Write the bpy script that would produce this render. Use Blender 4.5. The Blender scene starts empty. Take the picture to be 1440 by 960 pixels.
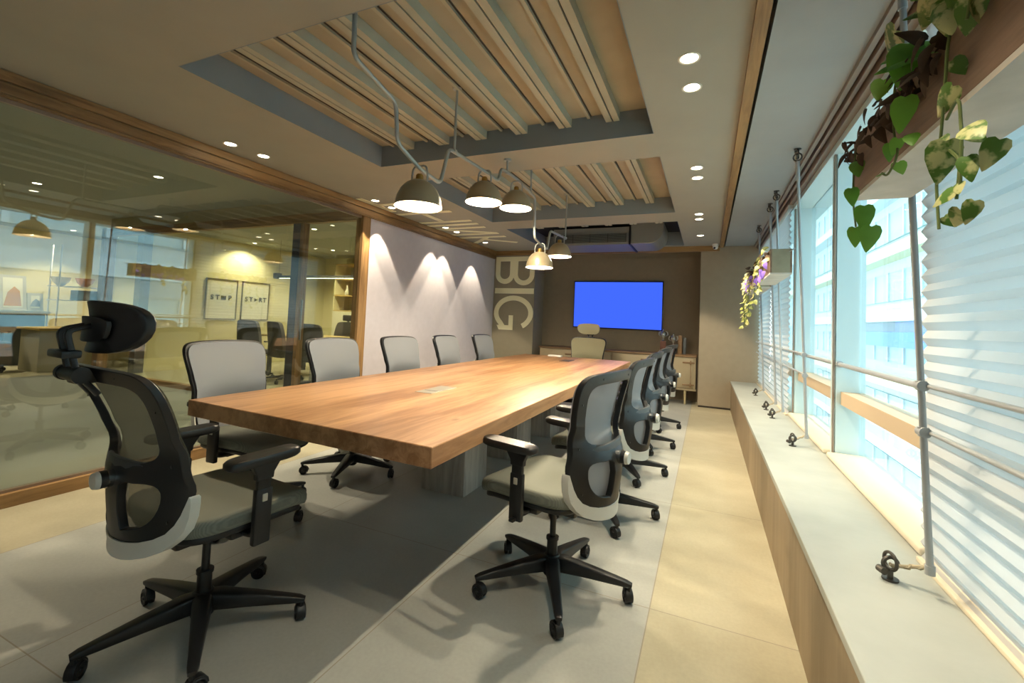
import bpy, bmesh, math, random
from math import sin, cos, pi, radians, sqrt, atan2
from mathutils import Vector, Matrix
from mathutils.geometry import delaunay_2d_cdt

random.seed(7)
S = bpy.context.scene
C = S.collection

# ------------------------------------------------------------------ camera
F_PX = 629.97
YAW, PIT, ROL, SHY = 0.412414, -0.044438, 0.042705, -57.16
def _rot():
    Ry = Matrix(((cos(YAW), 0, sin(YAW)), (0, 1, 0), (-sin(YAW), 0, cos(YAW))))
    Rx = Matrix(((1, 0, 0), (0, cos(PIT), -sin(PIT)), (0, sin(PIT), cos(PIT))))
    Rz = Matrix(((cos(ROL), -sin(ROL), 0), (sin(ROL), cos(ROL), 0), (0, 0, 1)))
    return Rz @ Rx @ Ry
def _w(v): return Vector((v[0], v[2], -v[1]))
_M = _rot()
r_, d_, f_ = _w(_M[0]), _w(_M[1]), _w(_M[2])
cd = bpy.data.cameras.new('camera')
cam = bpy.data.objects.new('camera', cd); C.objects.link(cam)
cd.sensor_fit = 'HORIZONTAL'; cd.sensor_width = 36.0
cd.lens = F_PX / 1440 * 36.0
cd.shift_y = SHY / 1440
cd.clip_start = 0.05; cd.clip_end = 200
u_, b_ = -d_, -f_
cam.matrix_world = Matrix(((r_.x, u_.x, b_.x, 0), (r_.y, u_.y, b_.y, 0), (r_.z, u_.z, b_.z, 1.2), (0, 0, 0, 1)))
S.camera = cam

# ------------------------------------------------------------------ exposure, world, sun
S.view_settings.view_transform = 'Standard'
S.view_settings.look = 'None'
S.view_settings.gamma = 1.0
S.view_settings.use_curve_mapping = False
S.view_settings.exposure = 0.20
W_STRENGTH = 5.0
wd = bpy.data.worlds.new('daylight'); S.world = wd; wd.use_nodes = True
bg = wd.node_tree.nodes['Background']
bg.inputs[0].default_value = (0.84, 0.94, 1.0, 1); bg.inputs[1].default_value = W_STRENGTH
sl = bpy.data.lights.new('sun', 'SUN'); sl.energy = 2.5; sl.angle = radians(12); sl.color = (1, .96, .9)
so = bpy.data.objects.new('sun', sl); C.objects.link(so)
so.rotation_euler = Vector((-0.55, 0.25, 0.8)).to_track_quat('Z', 'Y').to_euler()   # lights the building across the street
E_DOWN = 78.0      # recessed downlights
E_PEND = 54.0      # dome pendants
E_ROOM2 = 150.0
WARM = (1.0, 0.85, 0.61)
WARM2 = (1.0, 0.70, 0.36)
# daylight enters through portals in the two facade bays
for (py, pw) in ((1.0, 5.0), (5.6, 4.6)):
    pl = bpy.data.lights.new('window_portal', 'AREA'); pl.shape = 'RECTANGLE'; pl.size = 2.0; pl.size_y = pw
    pl.cycles.is_portal = True
    po = bpy.data.objects.new('window_portal', pl); C.objects.link(po)
    po.location = (1.0, py, 1.42); po.rotation_euler = (0, radians(90), 0)

# ------------------------------------------------------------------ dimensions (metres)
CZ = 2.493; LW = -3.694; LX = 0.344; LH = 0.433; FY = 7.564; YN = -1.6; RBY = 8.08

# ------------------------------------------------------------------ materials
def lin(h):
    h = h.lstrip('#'); o = []
    for i in (0, 2, 4):
        c = int(h[i:i+2], 16) / 255
        o.append(c / 12.92 if c <= .04045 else ((c + .055) / 1.055) ** 2.4)
    return (*o, 1)
def mat(name, col, rough=.6, metal=0, var=.0, scale=8, bump=0, bscale=60, stretch=None, spec=.5, trans=0, sheen=0):
    m = bpy.data.materials.new(name); m.use_nodes = True
    nt = m.node_tree; N = nt.nodes; L = nt.links; p = N['Principled BSDF']
    c = lin(col) if isinstance(col, str) else (*col, 1)
    p.inputs['Base Color'].default_value = c
    p.inputs['Roughness'].default_value = rough; p.inputs['Metallic'].default_value = metal
    p.inputs['Specular IOR Level'].default_value = spec
    if var or bump:
        tc = N.new('ShaderNodeTexCoord'); mp = N.new('ShaderNodeMapping'); L.new(tc.outputs['Object'], mp.inputs[0])
        if stretch: mp.inputs['Scale'].default_value = stretch
    if var:
        n = N.new('ShaderNodeTexNoise'); n.inputs['Scale'].default_value = scale; n.inputs['Detail'].default_value = 5
        L.new(mp.outputs[0], n.inputs[0])
        r = N.new('ShaderNodeValToRGB'); r.color_ramp.elements[0].position = .3; r.color_ramp.elements[1].position = .7
        r.color_ramp.elements[0].color = tuple(x * (1 - var) for x in c[:3]) + (1,)
        r.color_ramp.elements[1].color = tuple(min(1, x * (1 + var)) for x in c[:3]) + (1,)
        L.new(n.outputs[0], r.inputs[0]); L.new(r.outputs[0], p.inputs['Base Color'])
    if bump:
        n2 = N.new('ShaderNodeTexNoise'); n2.inputs['Scale'].default_value = bscale
        L.new(mp.outputs[0], n2.inputs[0])
        b = N.new('ShaderNodeBump'); b.inputs['Strength'].default_value = bump; b.inputs['Distance'].default_value = .005
        L.new(n2.outputs[0], b.inputs['Height']); L.new(b.outputs[0], p.inputs['Normal'])
    return m
def emit(name, col, st):
    m = bpy.data.materials.new(name); m.use_nodes = True
    N = m.node_tree.nodes; N.clear(); e = N.new('ShaderNodeEmission'); o = N.new('ShaderNodeOutputMaterial')
    e.inputs[0].default_value = lin(col) if isinstance(col, str) else (*col, 1); e.inputs[1].default_value = st
    m.node_tree.links.new(e.outputs[0], o.inputs[0]); return m
def glass(name, tint, ior=1.5, rough=0.0):
    m = bpy.data.materials.new(name); m.use_nodes = True
    N = m.node_tree.nodes; L = m.node_tree.links; N.clear()
    o = N.new('ShaderNodeOutputMaterial'); mx = N.new('ShaderNodeMixShader'); fr = N.new('ShaderNodeFresnel')
    t = N.new('ShaderNodeBsdfTransparent'); g = N.new('ShaderNodeBsdfGlossy')
    ge = N.new('ShaderNodeNewGeometry'); mr = N.new('ShaderNodeMapRange')   # same Fresnel curve on both faces of the pane
    mr.inputs[3].default_value = ior; mr.inputs[4].default_value = 1 / ior
    L.new(ge.outputs['Backfacing'], mr.inputs[0]); L.new(mr.outputs[0], fr.inputs[0]); t.inputs[0].default_value = (*tint, 1); g.inputs['Roughness'].default_value = rough
    L.new(fr.outputs[0], mx.inputs[0]); L.new(t.outputs[0], mx.inputs[1]); L.new(g.outputs[0], mx.inputs[2])
    L.new(mx.outputs[0], o.inputs[0]); return m
def translucent(name, col, tf=.5, clear=0.0, rough=.9):
    m = bpy.data.materials.new(name); m.use_nodes = True
    N = m.node_tree.nodes; L = m.node_tree.links; N.clear()
    o = N.new('ShaderNodeOutputMaterial'); mx = N.new('ShaderNodeMixShader')
    d = N.new('ShaderNodeBsdfDiffuse'); t = N.new('ShaderNodeBsdfTranslucent')
    c = lin(col); d.inputs[0].default_value = c; t.inputs[0].default_value = c; mx.inputs[0].default_value = tf
    L.new(d.outputs[0], mx.inputs[1]); L.new(t.outputs[0], mx.inputs[2])
    last = mx
    if clear:
        m2 = N.new('ShaderNodeMixShader'); tr = N.new('ShaderNodeBsdfTransparent'); m2.inputs[0].default_value = clear
        L.new(mx.outputs[0], m2.inputs[1]); L.new(tr.outputs[0], m2.inputs[2]); last = m2
    L.new(last.outputs[0], o.inputs[0]); return m
def wood(name, c1, c2, axis='Y', scale=1.0, rough=.45, plank=0.0, knots=False):
    m = bpy.data.materials.new(name); m.use_nodes = True
    nt = m.node_tree; N = nt.nodes; L = nt.links; p = N['Principled BSDF']; p.inputs['Roughness'].default_value = rough
    tc = N.new('ShaderNodeTexCoord'); mp = N.new('ShaderNodeMapping')
    st = {'X': (.09, 1, 1), 'Y': (1, .09, 1), 'Z': (1, 1, .09)}[axis]
    mp.inputs['Scale'].default_value = tuple(scale * x for x in st)
    L.new(tc.outputs['Object'], mp.inputs[0])
    n = N.new('ShaderNodeTexNoise'); n.inputs['Scale'].default_value = 22; n.inputs['Detail'].default_value = 8; n.inputs['Roughness'].default_value = .65
    n.inputs['Distortion'].default_value = .6
    L.new(mp.outputs[0], n.inputs[0])
    n2 = N.new('ShaderNodeTexNoise'); n2.inputs['Scale'].default_value = 4; n2.inputs['Detail'].default_value = 3
    L.new(mp.outputs[0], n2.inputs[0])
    ad = N.new('ShaderNodeMath'); ad.operation = 'ADD'; mu = N.new('ShaderNodeMath'); mu.operation = 'MULTIPLY'; mu.inputs[1].default_value = .5
    L.new(n.outputs[0], ad.inputs[0]); L.new(n2.outputs[0], ad.inputs[1]); L.new(ad.outputs[0], mu.inputs[0])
    r = N.new('ShaderNodeValToRGB'); r.color_ramp.elements[0].position = .40; r.color_ramp.elements[1].position = .58
    r.color_ramp.elements[0].color = lin(c2); r.color_ramp.elements[1].color = lin(c1)
    L.new(mu.outputs[0], r.inputs[0]); out = r.outputs[0]
    if knots:
        v = N.new('ShaderNodeTexVoronoi'); v.inputs['Scale'].default_value = 1.9; mp2 = N.new('ShaderNodeMapping')
        mp2.inputs['Scale'].default_value = (1.6, .8, 1); L.new(tc.outputs['Object'], mp2.inputs[0]); L.new(mp2.outputs[0], v.inputs[0])
        lt = N.new('ShaderNodeMapRange'); lt.inputs[1].default_value = .03; lt.inputs[2].default_value = .075
        L.new(v.outputs['Distance'], lt.inputs[0])
        mx = N.new('ShaderNodeMixRGB'); mx.inputs[1].default_value = lin('#3c2413'); L.new(lt.outputs[0], mx.inputs[0]); L.new(out, mx.inputs[2]); out = mx.outputs[0]
    L.new(out, p.inputs['Base Color'])
    b = N.new('ShaderNodeBump'); b.inputs['Strength'].default_value = .12; b.inputs['Distance'].default_value = .003
    L.new(n.outputs[0], b.inputs['Height']); L.new(b.outputs[0], p.inputs['Normal'])
    return m
def floor_mat():
    m = bpy.data.materials.new('floor_tiles'); m.use_nodes = True
    nt = m.node_tree; N = nt.nodes; L = nt.links; p = N['Principled BSDF']
    tc = N.new('ShaderNodeTexCoord'); sp = N.new('ShaderNodeSeparateXYZ'); L.new(tc.outputs['Object'], sp.inputs[0])
    def grid(axis, off, pitch):
        a = N.new('ShaderNodeMath'); a.operation = 'SUBTRACT'; a.inputs[1].default_value = off; L.new(sp.outputs[axis], a.inputs[0])
        d = N.new('ShaderNodeMath'); d.operation = 'DIVIDE'; d.inputs[1].default_value = pitch; L.new(a.outputs[0], d.inputs[0])
        f = N.new('ShaderNodeMath'); f.operation = 'FRACT'; L.new(d.outputs[0], f.inputs[0])
        fl = N.new('ShaderNodeMath'); fl.operation = 'FLOOR'; L.new(d.outputs[0], fl.inputs[0])
        q = N.new('ShaderNodeMath'); q.operation = 'PINGPONG'; q.inputs[1].default_value = .5; L.new(f.outputs[0], q.inputs[0])
        k = N.new('ShaderNodeMath'); k.operation = 'LESS_THAN'; k.inputs[1].default_value = .0022 / pitch; L.new(q.outputs[0], k.inputs[0])
        return k, fl
    kx, fx = grid(0, -0.2, .945); ky, fy = grid(1, 2.06, 1.255)
    mxm = N.new('ShaderNodeMath'); mxm.operation = 'MAXIMUM'; L.new(kx.outputs[0], mxm.inputs[0]); L.new(ky.outputs[0], mxm.inputs[1])
    cb = N.new('ShaderNodeCombineXYZ'); L.new(fx.outputs[0], cb.inputs[0]); L.new(fy.outputs[0], cb.inputs[1])
    wn = N.new('ShaderNodeTexWhiteNoise'); L.new(cb.outputs[0], wn.inputs[0])
    n = N.new('ShaderNodeTexNoise'); n.inputs['Scale'].default_value = 2.2; n.inputs['Detail'].default_value = 8; n.inputs['Roughness'].default_value = .6
    L.new(tc.outputs['Object'], n.inputs[0])
    n3 = N.new('ShaderNodeTexNoise'); n3.inputs['Scale'].default_value = 70; n3.inputs['Detail'].default_value = 4; L.new(tc.outputs['Object'], n3.inputs[0])
    r = N.new('ShaderNodeValToRGB'); r.color_ramp.elements[0].position = .3; r.color_ramp.elements[1].position = .7
    r.color_ramp.elements[0].color = lin('#a9a085'); r.color_ramp.elements[1].color = lin('#b9b298')
    L.new(n.outputs[0], r.inputs[0])
    r2 = N.new('ShaderNodeValToRGB'); r2.color_ramp.elements[0].position = .3; r2.color_ramp.elements[1].position = .7
    r2.color_ramp.elements[0].color = lin('#a3a5a0'); r2.color_ramp.elements[1].color = lin('#b0b1aa')
    L.new(n.outputs[0], r2.inputs[0])
    # the grey carpet-like tiles under the table, warmer tiles along both walls
    g1 = N.new('ShaderNodeMath'); g1.operation = 'LESS_THAN'; g1.inputs[1].default_value = -.2; L.new(sp.outputs[0], g1.inputs[0])
    g2 = N.new('ShaderNodeMath'); g2.operation = 'GREATER_THAN'; g2.inputs[1].default_value = -3.035; L.new(sp.outputs[0], g2.inputs[0])
    g3 = N.new('ShaderNodeMath'); g3.operation = 'MULTIPLY'; L.new(g1.outputs[0], g3.inputs[0]); L.new(g2.outputs[0], g3.inputs[1])
    mc = N.new('ShaderNodeMixRGB'); L.new(g3.outputs[0], mc.inputs[0]); L.new(r.outputs[0], mc.inputs[1]); L.new(r2.outputs[0], mc.inputs[2])
    hs = N.new('ShaderNodeHueSaturation'); L.new(mc.outputs[0], hs.inputs['Color'])
    mr = N.new('ShaderNodeMapRange'); mr.inputs[3].default_value = .93; mr.inputs[4].default_value = 1.06; L.new(wn.outputs[0], mr.inputs[0]); L.new(mr.outputs[0], hs.inputs['Value'])
    mr2 = N.new('ShaderNodeMixRGB'); mr2.blend_type = 'MULTIPLY'; mr2.inputs[0].default_value = .18; L.new(hs.outputs[0], mr2.inputs[1]); L.new(n3.outputs[0], mr2.inputs[2])
    mj = N.new('ShaderNodeMixRGB'); L.new(mxm.outputs[0], mj.inputs[0]); L.new(mr2.outputs[0], mj.inputs[1]); mj.inputs[2].default_value = lin('#8a8374')
    L.new(mj.outputs[0], p.inputs['Base Color']); p.inputs['Roughness'].default_value = .55
    return m
def stripes(name, c1, c2, rough=.8, wave=160, axis='X', bump=.4):
    m = bpy.data.materials.new(name); m.use_nodes = True
    nt = m.node_tree; N = nt.nodes; L = nt.links; p = N['Principled BSDF']; p.inputs['Roughness'].default_value = rough
    tc = N.new('ShaderNodeTexCoord'); w = N.new('ShaderNodeTexWave'); w.bands_direction = axis; w.inputs['Scale'].default_value = wave
    w.inputs['Distortion'].default_value = 1.5; w.inputs['Detail'].default_value = 1
    L.new(tc.outputs['Object'], w.inputs[0])
    mx = N.new('ShaderNodeMixRGB'); mx.inputs[1].default_value = lin(c1); mx.inputs[2].default_value = lin(c2); L.new(w.outputs[1], mx.inputs[0])
    L.new(mx.outputs[0], p.inputs['Base Color'])
    b = N.new('ShaderNodeBump'); b.inputs['Strength'].default_value = bump; b.inputs['Distance'].default_value = .002
    L.new(w.outputs[1], b.inputs['Height']); L.new(b.outputs[0], p.inputs['Normal'])
    return m
def variegated(name, g, y, rough=.45, spot=9):
    m = mat(name, g, rough); nt = m.node_tree; N = nt.nodes; L = nt.links; p = N['Principled BSDF']
    tc = N.new('ShaderNodeTexCoord'); n = N.new('ShaderNodeTexNoise'); n.inputs['Scale'].default_value = spot; n.inputs['Detail'].default_value = 3
    L.new(tc.outputs['Object'], n.inputs[0]); r = N.new('ShaderNodeValToRGB')
    r.color_ramp.elements[0].position = .47; r.color_ramp.elements[1].position = .56
    r.color_ramp.elements[0].color = lin(g); r.color_ramp.elements[1].color = lin(y)
    L.new(n.outputs[0], r.inputs[0]); L.new(r.outputs[0], p.inputs['Base Color'])
    p.inputs['Transmission Weight'].default_value = 0
    return m

M = dict(
    ceil=mat('ceiling_paint', '#9c998c', .85, var=.03, scale=3, bump=.15, bscale=25),
    coffer=mat('coffer_grey', '#7f878b', .85, var=.03, scale=3),  # coffer sides are bluer and darker than the ceiling slabs
    soffit=mat('window_soffit_paint', '#9a9d9c', .8, var=.04, scale=3, bump=.2, bscale=30),
    deck=mat('deck_paint', '#a39a84', .7, var=.06, scale=5), deckrib=mat('deck_rib_paint', '#aaa591', .7, var=.05, scale=5),
    seam_shadow=mat('deck_seam_shadow', '#3a342b', .8), dark=mat('ceiling_void', '#1c1b1a', .9),
    oak=wood('oak_trim', '#9f7c4f', '#6e5130', 'Y', 1.2, .5), oakx=wood('oak_trim_cross', '#9f7c4f', '#6e5130', 'X', 1.2, .5),
    oakz=wood('oak_trim_upright', '#9f7c4f', '#6e5130', 'Z', 1.2, .5),
    table=wood('table_oak', '#bb9169', '#875f3e', 'Y', 1.0, .36, knots=True),
    tableedge=wood('table_oak_edge', '#a88d5e', '#79603a', 'Y', 1.3, .5),
    ped=wood('weathered_oak', '#b9b5ac', '#938e86', 'Z', 1.3, .6),
    wall=mat('wall_fabric', '#c2bdc4', .9, var=.03, scale=14, bump=.3, bscale=300),
    taupe=mat('taupe_wall', '#877a66', .9, var=.03, scale=14, bump=.2, bscale=300),
    column=mat('column_fabric', '#8d8572', .9, var=.03, scale=12, bump=.2, bscale=300),
    pier=mat('pier_fabric', '#a69a86', .9, var=.03, scale=12, bump=.2, bscale=300),
    letter=mat('letter_cream', '#eae4c0', .6),
    floor=floor_mat(),
    ledge=mat('ledge_stone', '#a6aaa4', .45, var=.07, scale=5, bump=.1, bscale=40),
    ledgef=wood('ledge_laminate', '#a08c70', '#8d7a60', 'Z', .7, .55),
    metal=mat('brushed_steel', '#9a9a96', .32, metal=1), pole=mat('painted_pole', '#a9adb0', .4, metal=.2), chrome=mat('chrome', '#d8d8d8', .12, metal=1),
    alu=mat('window_aluminium', '#c3d6d8', .45, metal=.15), alub=mat('window_bronze', '#8b7a6a', .4, metal=.3),
    transom=mat('transom_beige', '#bda88c', .5), sill=mat('sill_cream', '#d9cdb8', .5),
    wglass=glass('window_glass', (.91, .975, .985), 1.35), pglass=glass('partition_glass', (.95, .98, .95), 1.95),
    blind=translucent('pleated_blind', '#d3d4d6', .46), rail=mat('blind_rail', '#d8ccb5', .5),
    black=mat('black_plastic', '#15171a', .42), blackp=mat('black_arm_pad', '#1d1c1c', .38), blackm=mat('black_metal', '#101113', .35, metal=.0),
    seatf=stripes('seat_fabric', '#74776c', '#666960', .8, 70, 'X', .25),
    mesh=translucent('chair_mesh', '#9a9ea4', .25, .25), meshp=translucent('chair_mesh_beige_lit', '#b3ad90', .25, .15), seatp=stripes('seat_fabric_beige_lit', '#b0a98c', '#9a9378', .8, 40, 'X', .5), meshd=translucent('chair_mesh_dark', '#6a6a5c', .25, .35),  # pale mesh and fabric have the beige light on the end chair in their colour
    lumb=mat('lumbar_pad', '#46494b', .5), white=mat('white_plastic', '#cfcdc4', .4),
    pendant=mat('pendant_enamel', '#9c8f74', .35, metal=.25), pendin=mat('pendant_lining', '#f2e7cf', .4), brass=mat('pendant_brass', '#b08a4a', .35, metal=.8),
    pipe=mat('grey_conduit', '#a3a5a0', .35, metal=.35),
    bulb=emit('bulb', (1, .82, .55), 45), lens=emit('downlight_lens', (1, .88, .66), 14), trimw=mat('downlight_trim', '#cfc9ba', .5),
    screen=emit('screen_blue', '#4066fb', 1.0), bezel=mat('screen_bezel', '#0b0c18', .3),
    cred=mat('credenza_cream', '#a8997c', .5, var=.03, scale=4), credw=wood('credenza_wood', '#8d6f4d', '#6d5236', 'X', 1, .5), credd=mat('credenza_side', '#2d261f', .6),
    credp=mat('credenza_foot', '#c3b791', .4),
    duct=mat('duct_metal', '#8b8a84', .5, metal=.2), grille=mat('grille_dark', '#4a4b45', .5, metal=.2),
    planter=wood('planter_wood', '#957b66', '#715a49', 'Y', 1, .7), planterb=mat('planter_base', '#c9c4bb', .7, var=.12, scale=9), planterg=mat('planter_board', '#96927c', .7, var=.15, scale=9),
    soil=mat('soil', '#2f231a', .95), stem=mat('vine_stem', '#5d6b33', .6), leafv=variegated('leaf_variegated', '#4c7324', '#b9ba80', spot=40), leafg=mat('leaf_green', '#6fa83a', .45, var=.25, scale=10),
    leafd=mat('leaf_dried', '#45311f', .8, var=.3, scale=20), leafy=variegated('leaf_pale', '#8d9448', '#d6cf8a', spot=20), purple=mat('purple_flower', '#8a6cd8', .6),
    iron=mat('shackle_iron', '#55524d', .45, metal=.7), rope=mat('rope', '#b3a88f', .9),
    lobbyf=mat('lobby_floor', '#858a84', .35, var=.05, scale=3), officef=mat('office_floor', '#b3ab8c', .5, var=.04, scale=3),
    cream=mat('office_wall_cream', '#d8cf9f', .8, var=.02, scale=5), creamd=mat('office_wall_beige', '#a39c80', .8), lobbyc=mat('lobby_ceiling', '#9b9e96', .8),  # creamd is a darker beige for two walls and the desk panel
    poster=mat('poster_paper', '#ddd9bd', .6), ink=mat('poster_ink', '#20201c', .6), frame=mat('poster_frame', '#6d6547', .5),
    desk=mat('desk_top_honey', '#bfa35c', .5), chairg=mat('grey_upholstery', '#4e4c47', .8), slate=mat('slate_panel', '#545b60', .6),
    bezelg=mat('steel_mullion', '#3a3d42', .4), bowl=mat('bowl_clay', '#c07a3c', .5), picy=mat('picture_amber', '#c58e3a', .6), picf=mat('picture_frame_pale', '#b9b6a6', .5), picb=mat('picture_grey', '#8a8f90', .6),
    gold=mat('gold_plate', '#b8913c', .35, metal=.7), facade=mat('facade_panel', '#a9bcc0', .7), facw=mat('facade_window', '#86a6ae', .5), facb=mat('facade_blue', '#3a6fd0', .5), facy=mat('facade_pale', '#b3bb9c', .7),
    street=mat('street', '#9a9e9e', .9), plate=mat('table_power_plate', '#a9a698', .35, metal=.5), plated=mat('table_power_plate_dark', '#4b4440', .4), button=mat('button_steel', '#c9c3b4', .3, metal=.4),
    socket=mat('socket_white', '#e4e2dc', .4), silver=mat('trophy_silver', '#b5b5b0', .2, metal=.9), maroon=mat('trophy_base', '#5c3220', .5),
)

# ------------------------------------------------------------------ mesh helpers
def new(): return bmesh.new()
def box(bm, a, b, m=None):
    (x0, y0, z0), (x1, y1, z1) = a, b
    vs = [Vector((x, y, z)) for x in (x0, x1) for y in (y0, y1) for z in (z0, z1)]
    if m: vs = [m @ v for v in vs]
    v = [bm.verts.new(p) for p in vs]
    for f in ((0, 1, 3, 2), (4, 6, 7, 5), (0, 4, 5, 1), (2, 3, 7, 6), (0, 2, 6, 4), (1, 5, 7, 3)): bm.faces.new([v[i] for i in f])
def rbox(bm, a, b, r=.006, seg=2, m=None):
    t = bmesh.new(); box(t, a, b)
    bmesh.ops.bevel(t, geom=t.edges[:], offset=r, segments=seg, affect='EDGES', profile=.5)
    if m: bmesh.ops.transform(t, matrix=m, verts=t.verts[:])
    merge(bm, t)
def merge(bm, t):
    me = bpy.data.meshes.new('tmp'); t.to_mesh(me); t.free(); bm.from_mesh(me); bpy.data.meshes.remove(me)
def ring(bm, c, t, n, b, pts):
    return [bm.verts.new(c + n * p[0] + b * p[1]) for p in pts]
def circ(r, s): return [(r * cos(2 * pi * i / s), r * sin(2 * pi * i / s)) for i in range(s)]
def rrect(w, h, r, s=3):
    o = []; 
    for (cx, cy, a0) in ((w/2-r, h/2-r, 0), (-w/2+r, h/2-r, pi/2), (-w/2+r, -h/2+r, pi), (w/2-r, -h/2+r, 3*pi/2)):
        for i in range(s + 1):
            a = a0 + pi / 2 * i / s; o.append((cx + r * cos(a), cy + r * sin(a)))
    return o
def sweep(bm, path, sec, up=Vector((0, 0, 1)), closed=False, scale=None, cap=True):
    P = [Vector(p) for p in path]; n = len(P); rings = []
    prev = None
    for i in range(n):
        if closed: t = (P[(i+1) % n] - P[i-1]).normalized()
        else: t = (P[min(i+1, n-1)] - P[max(i-1, 0)]).normalized()
        ref = prev if prev is not None else up
        nn = ref - t * ref.dot(t)
        if nn.length < 1e-4: nn = Vector((1, 0, 0)) - t * t.x
        if nn.length < 1e-4: nn = Vector((0, 1, 0)) - t * t.y
        nn.normalize()
        if prev is not None or sec == 'x': prev = nn
        elif callable(up): pass
        prev = nn
        bb = t.cross(nn)
        s = scale[i] if scale else 1
        sx, sy = s if isinstance(s, tuple) else (s, s)
        rings.append([bm.verts.new(P[i] + bb * p[0] * sx + nn * p[1] * sy) for p in sec])
    m = len(sec); rng = range(n if closed else n - 1)
    for i in rng:
        a, b = rings[i], rings[(i + 1) % n]
        for j in range(m): bm.faces.new((a[j], a[(j+1) % m], b[(j+1) % m], b[j]))
    if cap and not closed:
        bm.faces.new(rings[0][::-1]); bm.faces.new(rings[-1])
def tube(bm, path, r, s=10, closed=False, scale=None): sweep(bm, path, circ(r, s), closed=closed, scale=scale)
def cyl(bm, a, b, r0, r1=None, s=20):
    r1 = r0 if r1 is None else r1
    sweep(bm, [a, b], circ(1, s), scale=[r0, r1])
def lathe(bm, prof, c=(0, 0, 0), s=32, m=None):
    rs = []
    for r, z in prof:
        if r < 1e-5: rs.append([bm.verts.new(Vector((c[0], c[1], c[2] + z)) if not m else m @ Vector((0, 0, z)))])
        else:
            row = []
            for i in range(s):
                v = Vector((r * cos(2*pi*i/s), r * sin(2*pi*i/s), z))
                row.append(bm.verts.new(m @ v if m else v + Vector(c)))
            rs.append(row)
    for a, b in zip(rs, rs[1:]):
        for i in range(s):
            j = (i + 1) % s
            if len(a) == 1 and len(b) == 1: continue
            if len(a) == 1: bm.faces.new((a[0], b[j], b[i]))
            elif len(b) == 1: bm.faces.new((a[i], a[j], b[0]))
            else: bm.faces.new((a[i], a[j], b[j], b[i]))
def smooth_path(pts, n=6, closed=False):
    P = [Vector(p) for p in pts]; o = []; N = len(P)
    rng = range(N if closed else N - 1)
    for i in rng:
        if closed: p0, p1, p2, p3 = P[i-1], P[i], P[(i+1) % N], P[(i+2) % N]
        else: p0, p1, p2, p3 = P[max(i-1, 0)], P[i], P[i+1], P[min(i+2, N-1)]
        for k in range(n):
            t = k / n
            o.append(.5 * ((2*p1) + (p2-p0)*t + (2*p0-5*p1+4*p2-p3)*t*t + (3*p1-p0-3*p2+p3)*t**3))
    if not closed: o.append(P[-1])
    return o
def fillet(pts, r=.05, n=5):
    P = [Vector(p) for p in pts]; o = [P[0]]
    for i in range(1, len(P) - 1):
        a, b, c = P[i-1], P[i], P[i+1]
        d1, d2 = (a - b), (c - b); q = min(r, d1.length * .48, d2.length * .48)
        s, e = b + d1.normalized() * q, b + d2.normalized() * q
        for k in range(n + 1):
            t = k / n; o.append((1-t)**2 * s + 2*t*(1-t) * b + t*t * e)
    o.append(P[-1]); return o
def inpoly(x, y, poly):
    c = False; j = len(poly) - 1
    for i in range(len(poly)):
        xi, yi = poly[i]; xj, yj = poly[j]
        if (yi > y) != (yj > y) and x < (xj - xi) * (y - yi) / (yj - yi) + xi: c = not c
        j = i
    return c
def plate(bm, outer, holes, fmap, thick, grid=.03):
    """solid plate from a 2D outline with holes, mapped on a curved surface by fmap(s, z, offset)"""
    verts = []; edges = []
    def dense(poly):
        o = []
        for i in range(len(poly)):
            a, b = Vector(poly[i]), Vector(poly[(i+1) % len(poly)]); k = max(1, int((b - a).length / grid + .5))
            for t in range(k): o.append(tuple(a + (b - a) * t / k))
        return o
    loops = [dense(outer)] + [dense(h) for h in holes]
    for lp in loops:
        s = len(verts); verts += [Vector(p) for p in lp]
        edges += [(s + i, s + (i+1) % len(lp)) for i in range(len(lp))]
    xs = [p[0] for p in outer]; zs = [p[1] for p in outer]
    x = min(xs) + grid * .5
    while x < max(xs):
        z = min(zs) + grid * .5
        while z < max(zs):
            if inpoly(x, z, loops[0]) and not any(inpoly(x, z, h) for h in loops[1:]):
                if min((Vector((x, z)) - v).length for v in verts[:sum(len(l) for l in loops)]) > grid * .5: verts.append(Vector((x, z)))
            z += grid
        x += grid
    V, E, Fc, *_ = delaunay_2d_cdt(verts, edges, [], 0, 1e-6)
    tris = []
    for f in Fc:
        c = sum((V[i] for i in f), Vector((0, 0))) / len(f)
        if inpoly(c.x, c.y, loops[0]) and not any(inpoly(c.x, c.y, h) for h in loops[1:]): tris.append(f)
    A = [bm.verts.new(fmap(v.x, v.y, 0)) for v in V]; B = [bm.verts.new(fmap(v.x, v.y, thick)) for v in V]
    cnt = {}
    for f in tris:
        bm.faces.new([A[i] for i in f]); bm.faces.new([B[i] for i in reversed(f)])
        for i in range(len(f)):
            e = (f[i], f[(i+1) % len(f)]); cnt[tuple(sorted(e))] = cnt.get(tuple(sorted(e)), []) + [e]
    for k, l in cnt.items():
        if len(l) == 1:
            a, b = l[0]; bm.faces.new((A[b], A[a], B[a], B[b]))
    for v in [v for v in bm.verts if not v.link_faces]: bm.verts.remove(v)
def obj(name, bm, m, parent=None, smooth=True, bevel=0, angle=35, label=None):
    bmesh.ops.recalc_face_normals(bm, faces=bm.faces[:])
    me = bpy.data.meshes.new(name); bm.to_mesh(me); bm.free()
    me.materials.append(m if not isinstance(m, str) else M[m])
    if smooth:
        me.shade_smooth(); me.set_sharp_from_angle(angle=radians(angle))
    o = bpy.data.objects.new(name, me); C.objects.link(o)
    if parent: o.parent = parent
    if bevel:
        b = o.modifiers.new('bevel', 'BEVEL'); b.width = bevel; b.segments = 2; b.limit_method = 'ANGLE'; b.angle_limit = radians(50)
    if label: o['label'] = label
    return o
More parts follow.
